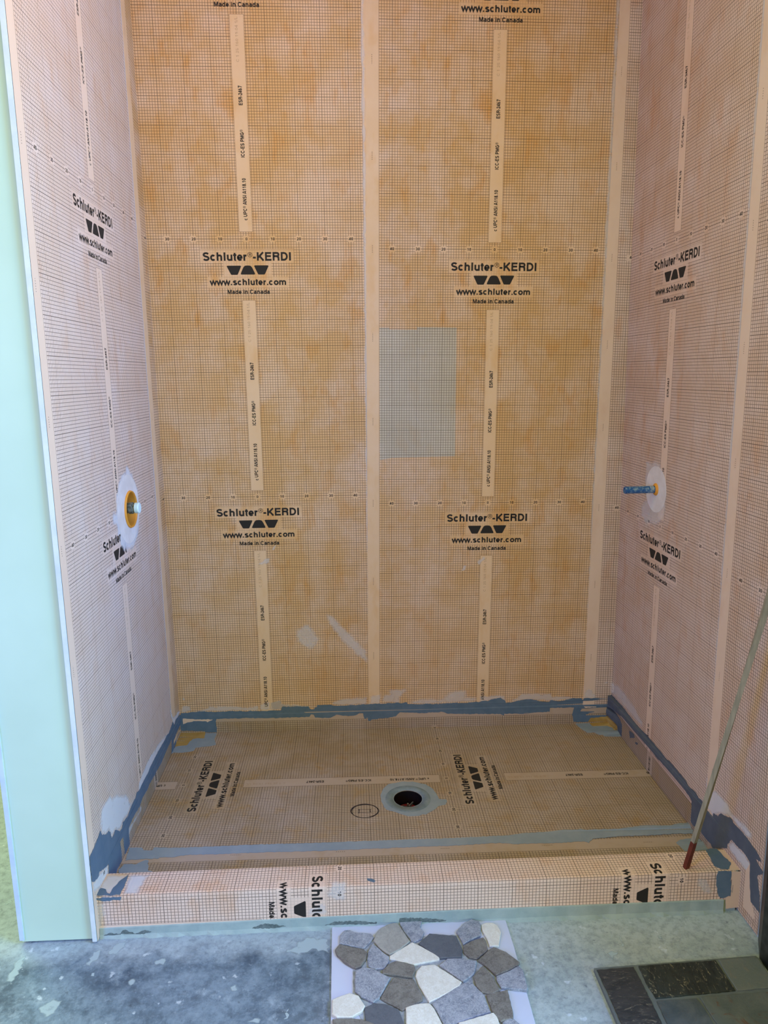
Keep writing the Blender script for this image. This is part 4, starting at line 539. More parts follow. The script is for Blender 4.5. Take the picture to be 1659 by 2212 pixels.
# left partition: box with a round cavity behind the mixing valve
VC = (-83.5, -96.1); VR = 6.0
mb = MB(); ang = [2 * math.pi * i / 40 for i in range(40)]
hole = [(VC[0] + VR * math.cos(a), VC[1] + VR * math.sin(a)) for a in ang]
cover(SW, [[(XL - .01, -212), (XL - .01, 125), (XL - 105.9, 125), (XL - 105.9, -212)], hole], -.02, .01, '', None, None, jit=False, mb=mb, m=1)
for i in range(40):                                                # dark cavity
    a, b = hole[i], hole[(i + 1) % 40]
    mb.quad(SW(*a, 0), SW(*b, 0), SW(*b, -19), SW(*a, -19), 2)
mb.face([mb.vert(SW(*p, -19)) for p in hole], 2)
x0, xb, y1 = -58.0, XL - .3, -106.5
def qf(a, b, c, d, m): mb.quad(P(*a), P(*b), P(*c), P(*d), m)
qf((x0, y1, -211.2), (-37.9, y1, -211.2), (-38.5, y1, 125), (x0, y1, 125), 0)     # front face
qf((x0, y1, -211.2), (x0, 12, -211.2), (x0, 12, 125), (x0, y1, 125), 0)
qf((x0, y1, -211.2), (-38, y1, -211.2), (-38, 12, -211.2), (x0, 12, -211.2), 0)
qf((x0, y1, 125), (-38.2, y1, 125), (-38.2, 12, 125), (x0, 12, 125), 0)
tag(mb.build('wall_left', [GREEN, PAPER, BLACK]), kind='structure')
mb = MB()                                                          # pale board edge between partition face and membrane
def lean_box(xa, xb_, ya, yb, z0, z1, m=0):
    p = []
    for z in (z0, z1):
        dx = -.0032 * (z + 100)
        for y in (ya, yb):
            for x in (xa, xb_): p.append(mb.vert(P(x + dx, y, z)))
    for f in ((0, 2, 3, 1), (4, 5, 7, 6), (0, 1, 5, 4), (2, 6, 7, 3), (0, 4, 6, 2), (1, 3, 7, 5)): mb.face([p[i] for i in f], m)
lean_box(-38.15, -36.95, -107.6, -105.6, -211.3, 125)
tag(mb.build('trim_1', PAPER), kind='structure')
mb = MB(); lean_box(-38.45, -38.16, -106.75, -105.6, -209, 125)
tag(mb.build('trim_2', solid('board_joint', (.10, .22, .30), (.25, .42, .48), 40)), kind='structure')
mb = MB(); lean_box(-58.9, -57.6, -107.0, -104, -210.5, 125)
tag(mb.build('trim_3', solid('corner_bead_plaster', (.50, .62, .72), (.58, .70, .78), 12)), kind='structure')

mb = MB()
for a, b, c, d in ((( 0, -212), (0, 125), (-116, 125), (-116, -212)),):
    p = [mb.vert(P(xr(y, z), y, z)) for y, z in (a, b, c, d)] + [mb.vert(P(xr(y, z) + 12, y, z)) for y, z in (a, b, c, d)]
    for f in ((0, 1, 2, 3), (7, 6, 5, 4), (0, 4, 5, 1), (1, 5, 6, 2), (2, 6, 7, 3), (3, 7, 4, 0)): mb.face([p[i] for i in f])
tag(mb.build('wall_right', PAPER), kind='structure')

# ================================================================ WALL MEMBRANE SHEETS
def wall_sheet(name, label, cx, cz, rot, umin, umax, off, mat=None, zbot=-211.6, hole=None, rows=(1, 0, -1, -2), ztop=124):
    """cm sheet centred on path cx, ruler row at height cz"""
    top = P(cx if XL < cx < XR else (XL if cx < XL else XR), 0, -212)
    root = empty(name, top if XL < cx < XR else SW(cx, -212), label, 'membrane', 'waterproofing membrane sheets on the shower walls')
    def tf_(u, v, e=0): return SW(cx + u - rot * v, cz + v + rot * u, off + .014 + e * 2)
    th = .10
    mb = MB()
    # columns of quads, split where the sheet folds into a corner
    us = sorted(set([umin, umax] + [c - cx for c in (XL, XR) if umin < c - cx < umax]))
    vt, vb = ztop - cz, zbot - cz
    def uvat(u, v): return (u, v)
    for a, b in zip(us, us[1:]):
        if hole and a <= hole[0] - cx <= b:
            ring = [(a, vb), (b, vb), (b, vt), (a, vt)]
            hr = [(hole[0] - cx + VR * math.cos(t), hole[1] - cz + VR * math.sin(t)) for t in ang]
            cover(lambda u, v, o: SW(cx + u, cz + v, o), [ring, hr], off - th, th, '', None, None, uvf=uvat, jit=False, mb=mb)
            continue
        n = 24
        for k in range(n):
            z0 = vb + (vt - vb) * k / n; z1 = vb + (vt - vb) * (k + 1) / n
            ps = []
            for (u, v) in ((a, z0), (b, z0), (b, z1), (a, z1)):
                X = cx + u - rot * v
                if abs(cx + u - XL) < 1e-6: X = XL - (1e-5 if a == u else 0); 
                if abs(cx + u - XR) < 1e-6: X = XR
                # a fold keeps its exact corner: the true sheet coordinate is recovered for the print
                uu = X - cx + rot * v
                if abs(X - XL) < 1e-4: W_ = P(xl(0, cz + v) + off * .5, -off * .5, cz + v)
                elif abs(X - XR) < 1e-4: W_ = P(xr(0, cz + v) - off * .5, -off * .5, cz + v)
                else: W_ = SW(X, cz + v + rot * u, off)
                ps.append(mb.vert(W_, (uu, v)))
            mb.face(ps)
    for u in (umin, umax):                                          # sheet edges
        for k in range(6):
            z0 = vb + (vt - vb) * k / 6; z1 = vb + (vt - vb) * (k + 1) / 6
            X0, X1 = cx + u - rot * z0, cx + u - rot * z1
            q = [SW(X0, cz + z0 + rot * u, off), SW(X1, cz + z1 + rot * u, off), SW(X1, cz + z1 + rot * u, off - th), SW(X0, cz + z0 + rot * u, off - th)]
            mb.face([mb.vert(p, (47, 0)) for p in q])
    cut = lambda u, v: umin + .2 < u < umax - .2 and vb < v < vt - 1
    if hole:
        hx, hz = -85.0 - cx, -95.8 - cz
        cut0 = cut; cut = lambda u, v: cut0(u, v) and math.hypot(u - hx, v - hz) > 11.7
    logos = []
    for r in rows:
        v0 = 100.0 * r
        if v0 - 100 > vt: continue
        m1 = MB(); logo(m1, tf_, v0, cut)
        if m1.f: logos.append(m1)
        strip_text(mb, tf_, v0, cut, m=1); ruler(mb, tf_, v0, umin + 1, umax - 1, cut, m=1); strip_code(mb, tf_, v0, cut, m=2)
    mb.build('membrane_sheet', [mat or MEM, INK, INK_FAINT], root)
    for m1 in logos: m1.build('printed_logo', INK, root)
    return root
mL = wall_sheet('waterproofing_membrane', 'grid-printed membrane sheet on the left wall with a round hole for the shower valve', -95.5786, 3.6101, .0, -49.2, 50, .15, MEM_PALE, hole=VC)
mA = wall_sheet('waterproofing_membrane', 'grid-printed orange membrane sheet on the left half of the back wall', 0, 0, .001, -50, 50, .26)
mB = wall_sheet('waterproofing_membrane', 'grid-printed orange membrane sheet on the right half of the back wall, with a greyish rectangle', 95.7742, -3.9402, -.008, -50, 50, .37)
mC = wall_sheet('waterproofing_membrane', 'grid-printed membrane sheet folded round the back right corner behind the blue pipe', 190.1259, -7.1722, -.006, -50, 50, .48, MEM_ROSE)
mD = wall_sheet('waterproofing_membrane', 'grid-printed membrane sheet at the front of the right wall behind the leaning stick', 284.4119, -11.8455, -.0016, -50, -17.6, .59, MEM_ROSE)

# greyish rectangle showing in the sheet right of the middle seam
mb = MB(); cx, cz, rot = 95.7742, -3.9402, -.008
ring = [(-44.9, -29.6), (-41, -29.6), (-41, -30.3), (-30, -30.4), (-30, -29.4), (-14.3, -29.5), (-14.1, -80.6), (-30, -80.9), (-40, -81.2), (-44.8, -82.0)]
f_ = lambda u, v, o: SW(cx + u - rot * v, cz + v + rot * u, o)
cover(f_, [ring], .372, .008, 'grey_patch', MEM_GREY, mB, uvf=lambda u, v: (u, v), jit=False)
bpy.data.objects['grey_patch']['label'] = 'grey-green rectangle in the orange membrane'

# dried thinset smears on the sheets
def smears(parent, names, surf, off, mat=HAZE, hole=None):
    for i, k in enumerate(names): haze(surf, D[k][0], off, 'thinset_smear', mat, parent, seed=11 + i, hole=hole)
smears(mL, ['smear_left_big', 'smear_left_line', 'smear_left_foot', 'smear_slit'], SW, .17, HAZE_T)
smears(mL, ['smear_valve'], SW, .17, HAZE_T, hole=(-84.2, -96.0, 8.5))
smears(mA, ['smear_left_col'], SW, .28, HAZE_T)
smears(mA, ['smear_b1', 'smear_b2', 'smear_b10', 'smear_b11', 'smear_b12', 'smear_b13', 'smear_b14', 'smear_c1', 'smear_c2', 'smear_c3', 'smear_c4'], SW, .28)
smears(mB, ['smear_b3', 'smear_b4', 'smear_b5', 'smear_b6', 'smear_b7', 'smear_c5', 'smear_c6'], SW, .395)
smears(mC, ['smear_b8', 'smear_b9', 'smear_pipe', 'smear_r2', 'smear_r4'], SW, .505)
smears(mD, ['smear_r1'], SW, .615, HAZE_T)
smears(mD, ['smear_r3'], SW, .615, HAZE_T)
def seam_haze(parent, X0, X1, z0, z1, off):
    haze(SW, [(X0, z0), (X1, z0), (X1, (z0 + z1) / 2), (X1, z1), (X0, z1), (X0 - .3, (z0 + z1) / 2)], off, 'seam_thinset', HAZE, parent, seed=5)
seam_haze(mA, 44.6, 46.1, -190, 90, .28); seam_haze(mB, 139.0, 141.0, -195, 90, .395)
seam_haze(mL, -51.6, -49.7, -190, 90, .17); seam_haze(mC, 233.2, 235.0, -150, 90, .505)

# ================================================================ SHOWER PAN
DC = (57.4, -53.2); DR = 5.2
pan = empty('shower_pan', P(55, -50, -212), 'sloped shower pan covered in grid-printed membrane, with a round drain hole', 'shower pan')
F1x, F1y = -26.758, -40.534
dh = [(DC[0] + DR * math.cos(a), DC[1] + DR * math.sin(a)) for a in ang]
mb = MB()
cover(SP, [[(-36.6, -95.2), (151.8, -95.2), (150.6, -.6), (-36.9, -.6)], dh], -6.9, 6.8, 'mortar_base', PLINTH, pan, jit=False)
mb = MB(); th = .12; off = .12; UH = 8.6
uvp = lambda x, y: (y - F1y, -(x - F1x))
al, ar = xl(-94, -205), xr(-94, -205); bl, br = xl(0, -204), xr(0, -204)
OL, O, OR_ = .12, .26, .31                                         # upturned edge stands in front of the wall sheets
cover(SP, [[(al + OL, -94.5), (ar - OR_ - .1, -94.5), (br - OR_ - .1, -O), (bl + OL, -O)], dh], 0, th, '', None, None, uvf=uvp, jit=False, mb=mb)
def strip3(pts):                                                   # list of ((world0, uv0), (world1, uv1))
    prev = None
    for (p0, u0), (p1, u1) in pts:
        a, b = mb.vert(p0, u0), mb.vert(p1, u1)
        if prev: mb.face((prev[0], a, b, prev[1]))
        prev = (a, b)
def N_(k, n): return k / n
# back upturn
strip3([((P(x, -O, zp(x, 0) + th), (-O - F1y, F1x - x)), (P(x, -O - .02, zp(x, 0) + UH), (UH - O - F1y, F1x - x))) for x in [bl + OL + (br - bl - OL - OR_) * N_(k, 20) for k in range(21)]])
# left and right upturns
for s, xf in ((1, xl), (-1, xr)):
    rows_ = []
    for k in range(21):
        y = -O - (93.9) * k / 20; zb = zp(xf(y, -205), y); x_ = xf(y, -205); zt = zb + UH
        oo = OL if s > 0 else OR_; X0 = xf(y, zb) + s * oo; X1 = xf(y, zt) + s * oo
        rows_.append(((P(X0, y, zb + th), (y - F1y, F1x - x_ - s * oo)), (P(X1, y, zt), (y - F1y, F1x - x_ + s * (UH - oo)))))
    strip3(rows_)
pan_sheet = mb
def tf_pan(u, v, e=0):                                             # prints follow the upturned edge
    X, Y = F1x - v, F1y + u
    a, b = xl(Y, -205) + OL, xr(Y, -205) - OR_
    if X < a: z = zp(a, Y) + (a - X); return P(xl(Y, z) + OL + .02 + e, Y, z)
    if X > b: z = zp(b, Y) + (X - b); return P(xr(Y, z) - OR_ - .02 - e, Y, z)
    return P(X, Y, zp(X, Y) + .14 + e)
incut = lambda u, v: -44 < u < 40 and math.hypot(F1x - v - 57.3, F1y + u + 52.5) > 9.6 and -46 < F1x - v < 159.5
for k, v0 in enumerate((100, 0, -100)):
    strip_text(pan_sheet, tf_pan, v0, incut, m=1)
    if k: ruler(pan_sheet, tf_pan, v0, -45, 41, incut, m=1); strip_code(pan_sheet, tf_pan, v0, incut, m=2)
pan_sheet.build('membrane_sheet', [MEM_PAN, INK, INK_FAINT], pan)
for v0 in (0, -100):
    m1 = MB(); logo(m1, tf_pan, v0, incut); m1.build('printed_logo', INK, pan)
# hand-drawn marker circle with a small rectangle
mb = MB()
def stroke(pts, w_):
    L, Rr = ribbon(pts, w_); prev = None
    for a, b in zip(L, Rr):
        ia, ib = mb.vert(SP(*a, .145)), mb.vert(SP(*b, .145))
        if prev: mb.face((prev[0], prev[1], ib, ia))
        prev = (ia, ib)
for rx, ry, ox, oy, a0 in ((4.85, 3.9, 0, 0, 0), (4.95, 3.75, .12, -.15, 40), (4.65, 4.05, .08, -.25, 160), (4.9, 3.95, -.1, .1, 260)):
    stroke([(41.45 + ox + rx * math.cos(math.radians(a)), -59.8 + oy + ry * math.sin(math.radians(a))) for a in range(a0, a0 + 361, 10)], .17)
for s in ([(39.4, -59.0), (43.5, -59.1), (43.3, -60.9), (39.2, -60.8), (39.4, -59.0)], [(39.0, -58.9), (39.6, -58.9), (39.5, -60.8), (39.0, -61.0), (39.6, -61.1)], [(43.9, -59.0), (43.4, -59.1), (43.5, -60.8), (44.0, -61.0)]): stroke(s, .15)
mb.build('marker_drawing', MARKER, pan)
cover(SP, D['yellow_left'], .14, .06, 'corner_piece', YELLOW, pan)
cover(SP, D['yellow_right_pan'], .14, .06, 'corner_piece', YELLOW, pan)
cover(SW, D['yellow_right_back'], .54, .05, 'corner_piece', YELLOW, pan)
cover(SW, D['yellow_right_side'], .62, .05, 'corner_piece', YELLOW, pan)
smears(pan, ['smear_left_upstand'], SW, .28)
for o in pan.children:
    if o.name.startswith('corner_piece'): o['label'] = 'ochre preformed corner'

# ================================================================ SEALANT
def sealant(names, surfs, offs, label, group=None, mats=None):
    """one smear of sealant, a single mesh over the planes it crosses"""
    mb = MB(); ms = mats or [SEAL] * len(names)
    uniq = list(dict.fromkeys(ms))
    for i, (n, s, o) in enumerate(zip(names, surfs, offs)):
        cover(s, D[n], o, .09, '', None, None, mb=mb, m=uniq.index(ms[i]), step=.7, amp=.16, seed=20 + i)
    return tag(mb.build('sealant_band', uniq), label, 'sealant', 'blue-grey sealant over the membrane joints')
D_holes = D['seal_back'][1:]; D['seal_back'] = D['seal_back'][:1]
for h in D_holes:
    o = cover(SW, [h], .62, .06, 'bare_membrane', MEM_PALE, pan); o['label'] = 'pale strip of membrane left bare in the sealant'
sealant(['seal_back', 'patch_pan_left', 'patch_pan_right'], [SW, SP, SP], [.56, .14, .14], 'ragged blue-grey sealant band along the foot of the back wall, spreading at both corners', mats=[SEAL, SEAL_PAN, SEAL_PAN])
sealant(['seal_left'], [SW], [.29], 'ragged blue-grey sealant along the foot of the left wall, widening at the curb')
sealant(['seal_right'], [SW], [.70], 'ragged dark sealant along the foot of the right wall, wide beside the curb', mats=[SEAL_DARK])
sealant(['seal_spot', 'seal_spot2'], [SW, SW], [.68, .68], 'small grey sealant dabs below the band at the back of the right wall', mats=[SEAL_DARK, SEAL_DARK])
sealant(['front_stripe'], [SP], [.26], 'long straight grey sealant stripe across the front of the pan', mats=[SEAL_PAN])
sealant(['front_patch_left'], [SP], [.26], 'grey sealant patch behind the left end of the curb', mats=[SEAL_PAN])
sealant(['front_patch_right'], [SP], [.26], 'grey sealant patch behind the right end of the curb, under the stick', mats=[SEAL_PAN])
sealant(['curb_top_left', 'curb_front_left'], [SCt, SCf], [.14, .14], 'grey sealant smear over the left end of the curb')
sealant(['curb_top_right'], [SCt], [.16], 'grey sealant smear on top of the curb near its right end')
sealant(['curb_front_right'], [SCf], [.18], 'blue rectangular sealant patch on the front of the curb')

# drain: grey collar, black throat, test plug in it
drain = empty('floor_drain', SP(*DC, -7), 'round black floor drain with a grey sealed collar in the pan', 'drain')
cover(SP, [D['drain_seal'][0], [(DC[0] + (DR + .02) * math.cos(a), DC[1] + (DR + .02) * math.sin(a)) for a in ang]], .12, .10, 'sealant_collar', SEAL_PAN, drain, step=.9, amp=.12)
mb = MB()                                                           # dished flange ring around the throat
for i in range(40):
    a, b = ang[i], ang[(i + 1) % 40]
    rr = [(DR, -.55), (DR + .25, .27), (DR + 2.9, .27), (DR + 3.15, .20)]
    for (r0, o0), (r1, o1) in zip(rr, rr[1:]):
        mb.quad(SP(DC[0] + r0 * math.cos(a), DC[1] + r0 * math.sin(a), o0), SP(DC[0] + r1 * math.cos(a), DC[1] + r1 * math.sin(a), o1),
                SP(DC[0] + r1 * math.cos(b), DC[1] + r1 * math.sin(b), o1), SP(DC[0] + r0 * math.cos(b), DC[1] + r0 * math.sin(b), o0))
mb.build('flange_ring', solid('drain_flange', (.15, .20, .225), (.21, .26, .28), 25, .6), drain, weld=True, smooth=True)
mb = MB()
for i in range(40):
    a, b = ang[i], ang[(i + 1) % 40]
    mb.quad(SP(DC[0] + DR * math.cos(a), DC[1] + DR * math.sin(a), 0), SP(DC[0] + DR * math.cos(b), DC[1] + DR * math.sin(b), 0),
            SP(DC[0] + DR * .97 * math.cos(b), DC[1] + DR * .97 * math.sin(b), -7.2), SP(DC[0] + DR * .97 * math.cos(a), DC[1] + DR * .97 * math.sin(a), -7.2))
mb.face([mb.vert(SP(DC[0] + DR * .97 * math.cos(a), DC[1] + DR * .97 * math.sin(a), -7.2)) for a in ang])
mb.build('drain_throat', BLACK, drain, weld=True)

def lathe(mb, c, axis, prof, n=28, m=0):
    """prof: list of (radius cm, distance cm along axis)"""
    ax = Vector(axis).normalized(); s = ax.orthogonal().normalized(); t = ax.cross(s); rings = []
    for r, d in prof:
        rings.append([mb.vert(c + (ax * d + (s * math.cos(2 * math.pi * i / n) + t * math.sin(2 * math.pi * i / n)) * r) * .01) for i in range(n)])
    for A, B in zip(rings, rings[1:]):
        for i in range(n): mb.face((A[i], A[(i + 1) % n], B[(i + 1) % n], B[i]), m)
    return rings
plug = empty('test_plug', SP(DC[0], DC[1] + .6, -7.0), 'red test plug with a steel wing nut down in the floor drain', 'plug')
c = SP(DC[0], DC[1] + .6, -7.1)
mb = MB(); r = lathe(mb, c, (0, 0, 1), [(3.9, 0), (4.05, .3), (4.05, 2.0), (3.7, 2.4), (1.2, 2.7), (.01, 2.7)]); mb.build('plug_body', RED, plug, smooth=True)
mb = MB(); lathe(mb, c, (0, 0, 1), [(.35, 2.4), (.35, 4.9), (.01, 4.95)], 12); lathe(mb, c, (0, 0, 1), [(.8, 2.6), (.8, 3.5), (.5, 3.6)], 6); mb.build('bolt', STEEL, plug)
mb = MB()
for s in (1, -1):
    d = Vector((s * .9, s * .45, 0)).normalized()
    pts = [(0.3, 3.4, .45), (1.1, 3.7, .5), (1.9, 4.4, .42), (2.3, 4.7, .15)]
    prev = None
    for a, z, hh in pts:
        base_ = c + d * a * .01; nrm = Vector((-d.y, d.x, 0)) * .0018
        q = [mb.vert(base_ + nrm + Vector((0, 0, (z - hh) * .01))), mb.vert(base_ - nrm + Vector((0, 0, (z - hh) * .01))), mb.vert(base_ - nrm + Vector((0, 0, (z + hh) * .01))), mb.vert(base_ + nrm + Vector((0, 0, (z + hh) * .01)))]
        if prev:
            for i in range(4): mb.face((prev[i], prev[(i + 1) % 4], q[(i + 1) % 4], q[i]))
        else: mb.face(q)
        prev = q
    mb.face(prev)
mb.build('wing_nut', STEEL, plug)

# ================================================================ CURB
curb = empty('shower_curb', P(57, -100, -212), 'low shower curb wrapped in grid-printed membrane, on a pale mortar plinth', 'curb')
mb = MB(); mb.box(-36.7, 152.6, CF + .15, CB - .1, -212.3, CTZ - .05); mb.build('curb_core', PLINTH, curb)
mb = MB()                                                           # trowelled plinth strip under the sheet
n = 90; rnd = random.Random(4); prev = None
for k in range(n + 1):
    x = -36.4 + (148.6 + 36.4) * k / n; zt = -208.9 + .9 * k / n + (.15 if k < 12 else 0)
    zt = -209.1 + 1.2 * min(1, k / 50) ; bulge = .35 + rnd.uniform(-.08, .12); foot = .8 + rnd.uniform(-.25, .35)
    q = [P(x, CF + .1, zt + .3), P(x, CF - bulge, zt), P(x, CF - bulge - .1, -211.0), P(x, CF - foot - .3, -212.05)]
    ids = [mb.vert(p) for p in q]
    if prev:
        for i in range(3): mb.face((prev[i], ids[i], ids[i + 1], prev[i + 1]))
    prev = ids
for k in ('plinth_dark', 'plinth_dark2', 'plinth_dark3', 'plinth_dark4'): cover(SCf, D[k], .42, .12, '', None, None, mb=mb, m=1, step=.4, amp=.18)
mb.build('plinth', [PLINTH, PLINTH_DARK], curb)
vC = lambda X: (X - 33.3) / 1.02
mb = MB(); prev = None
ue = -10 + (-200.75 - CTZ)
def path(n_=0):
    us = [-209.0 + 0]  # placeholder
    out = []
    out.append((ue + (CTZ + 209.2), 0)); out.append((ue + .35, 0)); out.append((ue, 1)); out.append((ue - .35, 0))
    out.append((ue - 9.15, 0)); out.append((ue - 9.5, 1)); out.append((ue - 9.85, 0))
    return out
xs = [-36.6 + (151.9 + 36.6) * k / 60 for k in range(61)]
rows_ = []
def bow(x): return 0
for x in xs:
    zt = -209.4 + 1.35 * min(1, max(0, (x + 37) / 100))             # trimmed lower edge climbs to the right
    col_ = []
    uu = ue + (CTZ - zt)
    for u, rd in ((uu, 0), (ue + 3, 0), (ue + .45, 0)): col_.append((SC(x, u, .1), u))
    col_.append((P(x, CF + .05, CTZ + .02), ue + .05)); col_.append((SC(x, ue - .5, .1), ue - .5))
    col_.append((SC(x, ue - 9.0, .1), ue - 9.0)); col_.append((P(x, CB + .0, CTZ + .02), ue - 9.5)); col_.append((SC(x, ue - 10, .1), ue - 10))
    zb = zp(x, CB); h = CTZ - zb
    col_.append((P(x, CB + .1, zb + .25), ue - 9.5 - h))
    for y in (-90, -84.2, -79.4): col_.append((P(x, y, zp(x, y) + .22), -45 - (y + 84.2) * 1.0 if y > -85 else -45 + (-84.2 - y)))
    rows_.append([mb.vert(p, (u, vC(x))) for p, u in col_])
    if len(rows_) > 1:
        A, B = rows_[-2], rows_[-1]
        for i in range(len(A) - 1): mb.face((A[i], B[i], B[i + 1], A[i + 1]), 2 if i >= 7 else 0)  # in-pan faces take the pan's dusty, shade-darkened membrane
curb_sheet = mb
tfc = lambda u, v, e=0: SC(33.3 + v * 1.02, u, .125 + e)
cutc = lambda u, v: u < ue + (CTZ + 208.2) and u > -22 and 33.3 + v * 1.02 < 147
for v0 in (0, 100):
    m1 = MB(); logo(m1, tfc, v0, cutc); m1.build('printed_logo', INK, curb)
    ruler(curb_sheet, tfc, v0, -45, 1, cutc, m=1)
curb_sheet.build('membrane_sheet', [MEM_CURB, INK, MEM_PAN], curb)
mb = MB(); cover(SCt, D['corner_patch_top'], .13, .06, '', None, None, mb=mb, amp=.05); cover(SCf, D['corner_patch_front'], .13, .06, '', None, None, mb=mb, amp=.05); cover(SW, D['corner_patch_wall'], .61, .05, '', None, None, mb=mb, amp=.05)
o = mb.build('corner_patch', MEM_ROSE, curb); o['label'] = 'plain unprinted membrane patch with small upside-down print'
mb = MB()                                                           # its small inverted print
for q in TRAPS:
    ring = [(149.0 + (-(p[1] + 11.4)) * .33, -203.6 - p[0] * .22) for p in q]
    cover(SCf, [ring], .19, .01, '', None, None, jit=False, mb=mb)
for xx, z0, z1, w_ in ((150.5, -201.2, -206.9, .26), (151.1, -203.0, -205.4, .14), (147.7, -205.9, -207.4, .5)):
    rr = random.Random(int(xx * 10)); z = z0
    while z > z1:
        l = rr.uniform(.25, .5); cover(SCf, [[(xx - w_ / 2, z), (xx + w_ / 2, z), (xx + w_ / 2, z - l), (xx - w_ / 2, z - l)]], .19, .01, '', None, None, jit=False, mb=mb); z -= l + .12
mb.build('small_print', solid('blue_grey_print', (.07, .08, .12)), curb)
mb = MB(); cover(SCt, D['blank_left_top'], .12, .03, 'corner_patch', MEM, curb, amp=.05)
smears(curb, ['smear_top'], SCt, .135, HAZE_T); smears(curb, ['blank_left_top'], SCt, .165, HAZE_T)
smears(curb, ['smear_f1', 'smear_f2', 'smear_f3', 'smear_f4'], SCf, .135)
cover(SCt, D['curb_dash'], .11, .05, 'sealant_dab', SEAL, curb)

# ================================================================ VALVE, PIPE AND THEIR SEALS
def ring_disc(surf, c, r0, r1, off, th, mb, m=0, n=56, seed=2):
    rnd = random.Random(seed); out = [(c[0] + (r1 + rnd.uniform(-.05, .05)) * math.cos(2 * math.pi * i / n), c[1] + (r1 + rnd.uniform(-.05, .05)) * math.sin(2 * math.pi * i / n)) for i in range(n)]
    inn = [(c[0] + r0 * math.cos(2 * math.pi * i / n), c[1] + r0 * math.sin(2 * math.pi * i / n)) for i in range(n)]
    cover(surf, [out, inn], off, th, '', None, None, jit=False, mb=mb, m=m)
nL = Vector((1, .0053, .0032)).normalized(); nR = Vector((-1, -.0135, -.0094)).normalized()
vs = empty('valve_seal', SW(-85, -95.8, 0), 'large round white fleece seal with orange rubber rim on the left wall', 'seal')
# the fleece ring sits slightly off the centre of the opening
mb = MB(); n = 56
out = [(-85 + 11.75 * math.cos(2 * math.pi * i / n), -95.8 + 11.75 * math.sin(2 * math.pi * i / n)) for i in range(n)]
inn = [(VC[0] + 5.9 * math.cos(2 * math.pi * i / n), VC[1] + 5.9 * math.sin(2 * math.pi * i / n)) for i in range(n)]
cover(SW, [out, inn], .15, .12, '', None, None, jit=False, mb=mb); mb.build('fleece_disc', FLEECE, vs)
mb = MB(); lathe(mb, SW(*VC, 0), nL, [(5.75, -7.0), (5.8, .2), (5.95, .75), (6.25, .8), (6.45, .25), (6.4, .1)], 56); mb.build('rubber_rim', RUBBER, vs, smooth=True)
vv = empty('shower_valve', SW(*VC, -16), 'dirty metal shower valve body with a pale cap inside the left wall opening', 'valve')
c = SW(VC[0] + .2, VC[1] + .3, -17)
mb = MB(); lathe(mb, c, nL, [(3.6, 0), (3.6, 3.5), (2.2, 3.6), (2.1, 7.4), (1.7, 7.5), (1.7, 8.2), (2.0, 8.3), (2.0, 9.6), (1.5, 9.7), (1.5, 10.4), (0.01, 10.4)], 20)
for dz in (-1, 1):
    lathe(mb, c + Vector((0, .004 * dz, .012 * dz)) + nL * .03, (0, .1, dz), [(.7, 0), (.7, 3.2), (1.0, 3.2), (1.0, 4.2), (.01, 4.2)], 12)
mb.build('valve_body', DIRTY, vv)
mb = MB(); lathe(mb, c, nL, [(1.2, 10.2), (1.85, 10.3), (1.9, 11.5), (1.7, 11.8), (.01, 11.8)], 24); mb.build('valve_cap', CAP, vv, smooth=False)
mb = MB(); b0 = c + nL * .068
for sgn in (-1, 1):
    lathe(mb, b0 + Vector((0, sgn * .013, .006)), nL, [(.42, .6), (.42, 2.4), (.01, 2.4)], 8)
mb.build('screw', STEEL, vv)

PC = (184.4, -94.1)
ps = empty('pipe_seal', SW(*PC, 0), 'round pale fleece pipe seal with an orange collar on the right wall', 'seal')
mb = MB(); ring_disc(SW, PC, 1.4, 8.6, .48, .12, mb); mb.build('fleece_disc', FLEECE, ps)
mb = MB(); lathe(mb, SW(*PC, .5), nR, [(2.35, 0), (2.2, .35), (1.6, .75), (1.42, .8), (1.42, .2)], 32); mb.build('rubber_collar', RUBBER, ps, smooth=True)
pp = empty('water_pipe', SW(*PC, 0), 'open-ended blue plastic pipe stub sticking out of the right wall', 'pipe')
mb = MB(); lathe(mb, SW(*PC, 0), nR, [(1.35, .2), (1.35, 12.0), (1.28, 12.1), (1.0, 12.1), (1.0, 3.0)], 28)
mb.build('pipe_wall', PIPE, pp, smooth=False)
mb = MB()
for k in range(3):
    lathe(mb, SW(*PC, 0), nR, [(1.37, 1.5 + k * .5), (1.385, 1.6 + k * .5), (1.37, 1.8 + k * .5)], 28)
mb.build('thinset_crust', solid('crusted_thinset', (.42, .45, .42), (.10, .17, .24), 150), pp)

# ================================================================ LEANING STICK
P0 = Vector((137.5, -102.8, CTZ + .15)); P1 = Vector((145.6, -117.5, -111.8)); dirn = (P1 - P0)
def SPt(t): return P0 + dirn * t
stick = empty('wooden_stick', P(*P0), 'long rough wooden stick with a red-brown tip standing on the curb', 'stick')
def bar(t0, t1, mat, name, n=26):
    mb = MB(); prev = None; d = dirn.normalized(); s = d.cross(Vector((0, 1, 0))).normalized(); q = d.cross(s); rnd = random.Random(8)
    for k in range(n + 1):
        t = t0 + (t1 - t0) * k / n; c = SPt(t); wd = .78 + .16 * t + rnd.uniform(-.03, .03); tw = .35 + t * .9
        cs, sn = math.cos(tw), math.sin(tw); A = s * cs + q * sn; B = q * cs - s * sn
        ring = [c + A * wd + B * wd * .8, c - A * wd * .9 + B * wd * .8, c - A * wd - B * wd * .7, c + A * wd * .95 - B * wd * .75]
        ids = [mb.vert(P(*r)) for r in ring]
        if prev:
            for i in range(4): mb.face((prev[i], prev[(i + 1) % 4], ids[(i + 1) % 4], ids[i]))
        else: mb.face(ids)
        prev = ids
    mb.face(prev); return mb.build(name, mat, stick)
